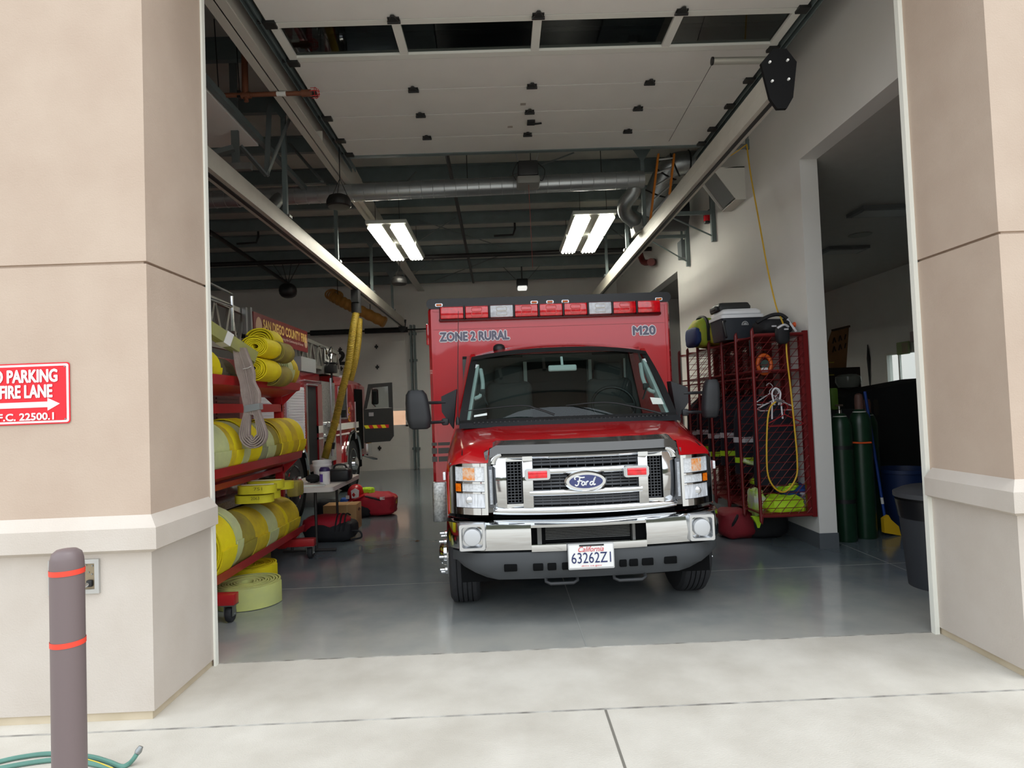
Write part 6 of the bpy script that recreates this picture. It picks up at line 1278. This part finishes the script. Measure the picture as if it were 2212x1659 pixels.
# stacked washer drums at the right edge
for px, py, y, lab in ((2003, 846, 5.9, 'upper round black drum door by the right jamb'), (2004, 985, 5.7, 'lower round black drum door by the right jamb')):
    pass
t = thing('gear_washer', 'tall grey washer stack with two round black doors by the right jamb', 'washer', (4.47, 5.9, 0)); fx = AY(1990, 900, 6.1)
MB().bx(4.33, 5.0, 5.75, 6.5, 0, 1.98, .03).build('cabinet', mat('washer_grey', (86, 90, 94), .45, .3), t)
for z in (1.03, 1.60):
    rg = MB().lathe([(.26, 0), (.265, .03), (.235, .05), (.22, .03)], V((4.33, 6.12, z)), (-1, 0, 0), 30).build('door_ring', mat('ring_grey', (120, 122, 122), .4, .5), t); MB().lathe([(.225, .02), (.18, .045), (.002, .05)], V((4.33, 6.12, z)), (-1, 0, 0), 28).build('door_glass', mat('door_dark_glass', (18, 18, 20), .1), rg)
MB().tube(bez([V((4.5, 6.0, 1.98)), V((4.42, 6.0, 2.1)), V((4.36, 6.1, 2.1)), V((4.29, 6.3, 2.0)), V((4.25, 6.4, 1.9))], 6), .02, 8).build('blue_hose', mat('blue_tube', (44, 52, 110), .5), t)
# wooden sign board leaning on shelf, shelf block, clear bowl, green tool
c = AY(1806, 790, 9.2); t = thing('sign_board', 'brown wooden sign board with carved lettering leaning in the side room', 'board', c+V((0, 0, -.25)))
q = [AY(1797, 714, 9.2), AY(1834, 705, 9.35), AY(1828, 795, 9.25), AY(1788, 800, 9.15), AY(1788, 740, 9.15)]; BD = MB().prism(q, (.02, .05, 0)).build('board', mat('board_brown', (146, 104, 60), .6, var=.15, scale=6), t); MB().bar(q[0]+V((0, -.01, 0)), q[1]+V((0, -.01, 0)), .03, .03).build('frame_edge', mat('board_edge', (70, 50, 30), .6), t)
m = MB()
for k in range(2):
    for i in range(5):
        p = AY(1799+6.4*i, 742+19*k-2.2*i, 9.13); m.bar(p, p+V((.02*((-1)**i), 0, .075)), .012, .014)
m.build('carved_letters', mat('board_ink', (60, 34, 22), .7), t)
MB().bx(4.6, 5.2, 9.1, 9.6, 0, 1.92).build('stand', mat('stand_brown', (44, 32, 26), .7), t)
m = MB()
for py in (783, 810): m.box(AY(1796, py, 9.05), (.07, .02, .01))
m.build('yellow_stripe', mat('cord_yellow', (190, 176, 50), .6), t)
c = AY(1799, 862, 7.42); props(MB().box(c, (.09, .10, .26), .02).build('tool_case', mat('tool_green', (104, 140, 52), .5)), 'lime green tool case above the front gas cylinder', 'case')
o = MB().bx(c.x-.1, c.x+.3, 7.36, 7.7, 0, c.z-.13); props(o.build('low_cabinet', mat('cabinet_dark', (34, 36, 38), .6)), 'dark cabinet behind the gas cylinders under the green case', 'cabinet')
c = AY(1832, 826, 8.2); 
props(MB().lathe([(.02, 0), (.12, .03), (.155, .10), (.15, .17), (.10, .20), (.03, .205)], V((c.x, c.y, AY(1850, 846, 7.92).z+.03)), n=24).build('clear_bowl', mat('clear_plastic', (120, 124, 116), .2)), 'clear plastic bowl on the black covered cabinet', 'bowl')
# wall things in the side room
c = AX(1951, 752, 7.72); t = thing('exit_sign', 'pale green sign on the far wall of the side room', 'sign', c+V((0, 0, -.12))); MB().box(c, (.04, .36, .24), .01).build('plate', mat('sign_pale_green', (150, 166, 120), .6), t); MB().box(c+V((-.021, -.08, 0)), (.004, .18, .20)).build('beige_half', mat('sign_beige', (150, 142, 118), .6), t)
c = AX(1876, 775, 7.74); props(MB().tube([c+V((0, 0, .3)), c, c+V((0, 0, -.6))], [.01, .035, .01], 8).build('pull_line', M_blk), 'thin dark cord with grip hanging on the side room wall', 'cord')
c = AY(1986, 640, 6.6); t = thing('ceiling_cord_reel', 'dark pole with small box hanging by the right jamb in the side room', 'cord reel', AY(1985, 725, 6.6)); a, b = AY(1972, 560, 6.6), AY(1981, 720, 6.6); MB().cyl(V((b.x, 6.6, 3.95)), b, .018, n=8).build('pole', M_dkmetal, t); MB().box(b+V((.04, 0, -.03)), (.15, .14, .11), .01).build('box', mat('reel_taupe', (104, 92, 88), .6), t); MB().bx(b.x-.0, b.x+.14, 6.55, 6.65, 1.6, b.z-.08).build('lower_post', mat('post_grey', (120, 120, 128), .5), t)
for px0, px1, py, lab in ((1846, 1975, 462, 'nearer flat ceiling light, switched off, in the side room'), (1778, 1858, 545, 'farther flat ceiling light, switched off, in the side room')):
    a, b = AZ(px0, py, 3.90), AZ(px1, py, 3.90); t = thing('flat_light', lab, 'ceiling light', (a+b)/2, 'flat ceiling lights in the side room'); MB().bx(a.x, b.x, a.y-.2, a.y+.2, 3.90, 3.95).build('housing', mat('flat_light_grey', (120, 124, 124), .5), t); MB().bx(a.x+.05, b.x-.05, a.y-.15, a.y+.15, 3.89, 3.90).build('diffuser', mat('flat_diffuser', (150, 154, 154), .3), t)
c = AZ(1858, 508, 3.94); props(MB().lathe([(.16, 0), (.17, .01), (.002, .012)], V((c.x, c.y, 3.937)), n=24).build('ceiling_vent', mat('vent_grey', (150, 150, 144), .5)), 'round vent in the side room ceiling', 'vent')
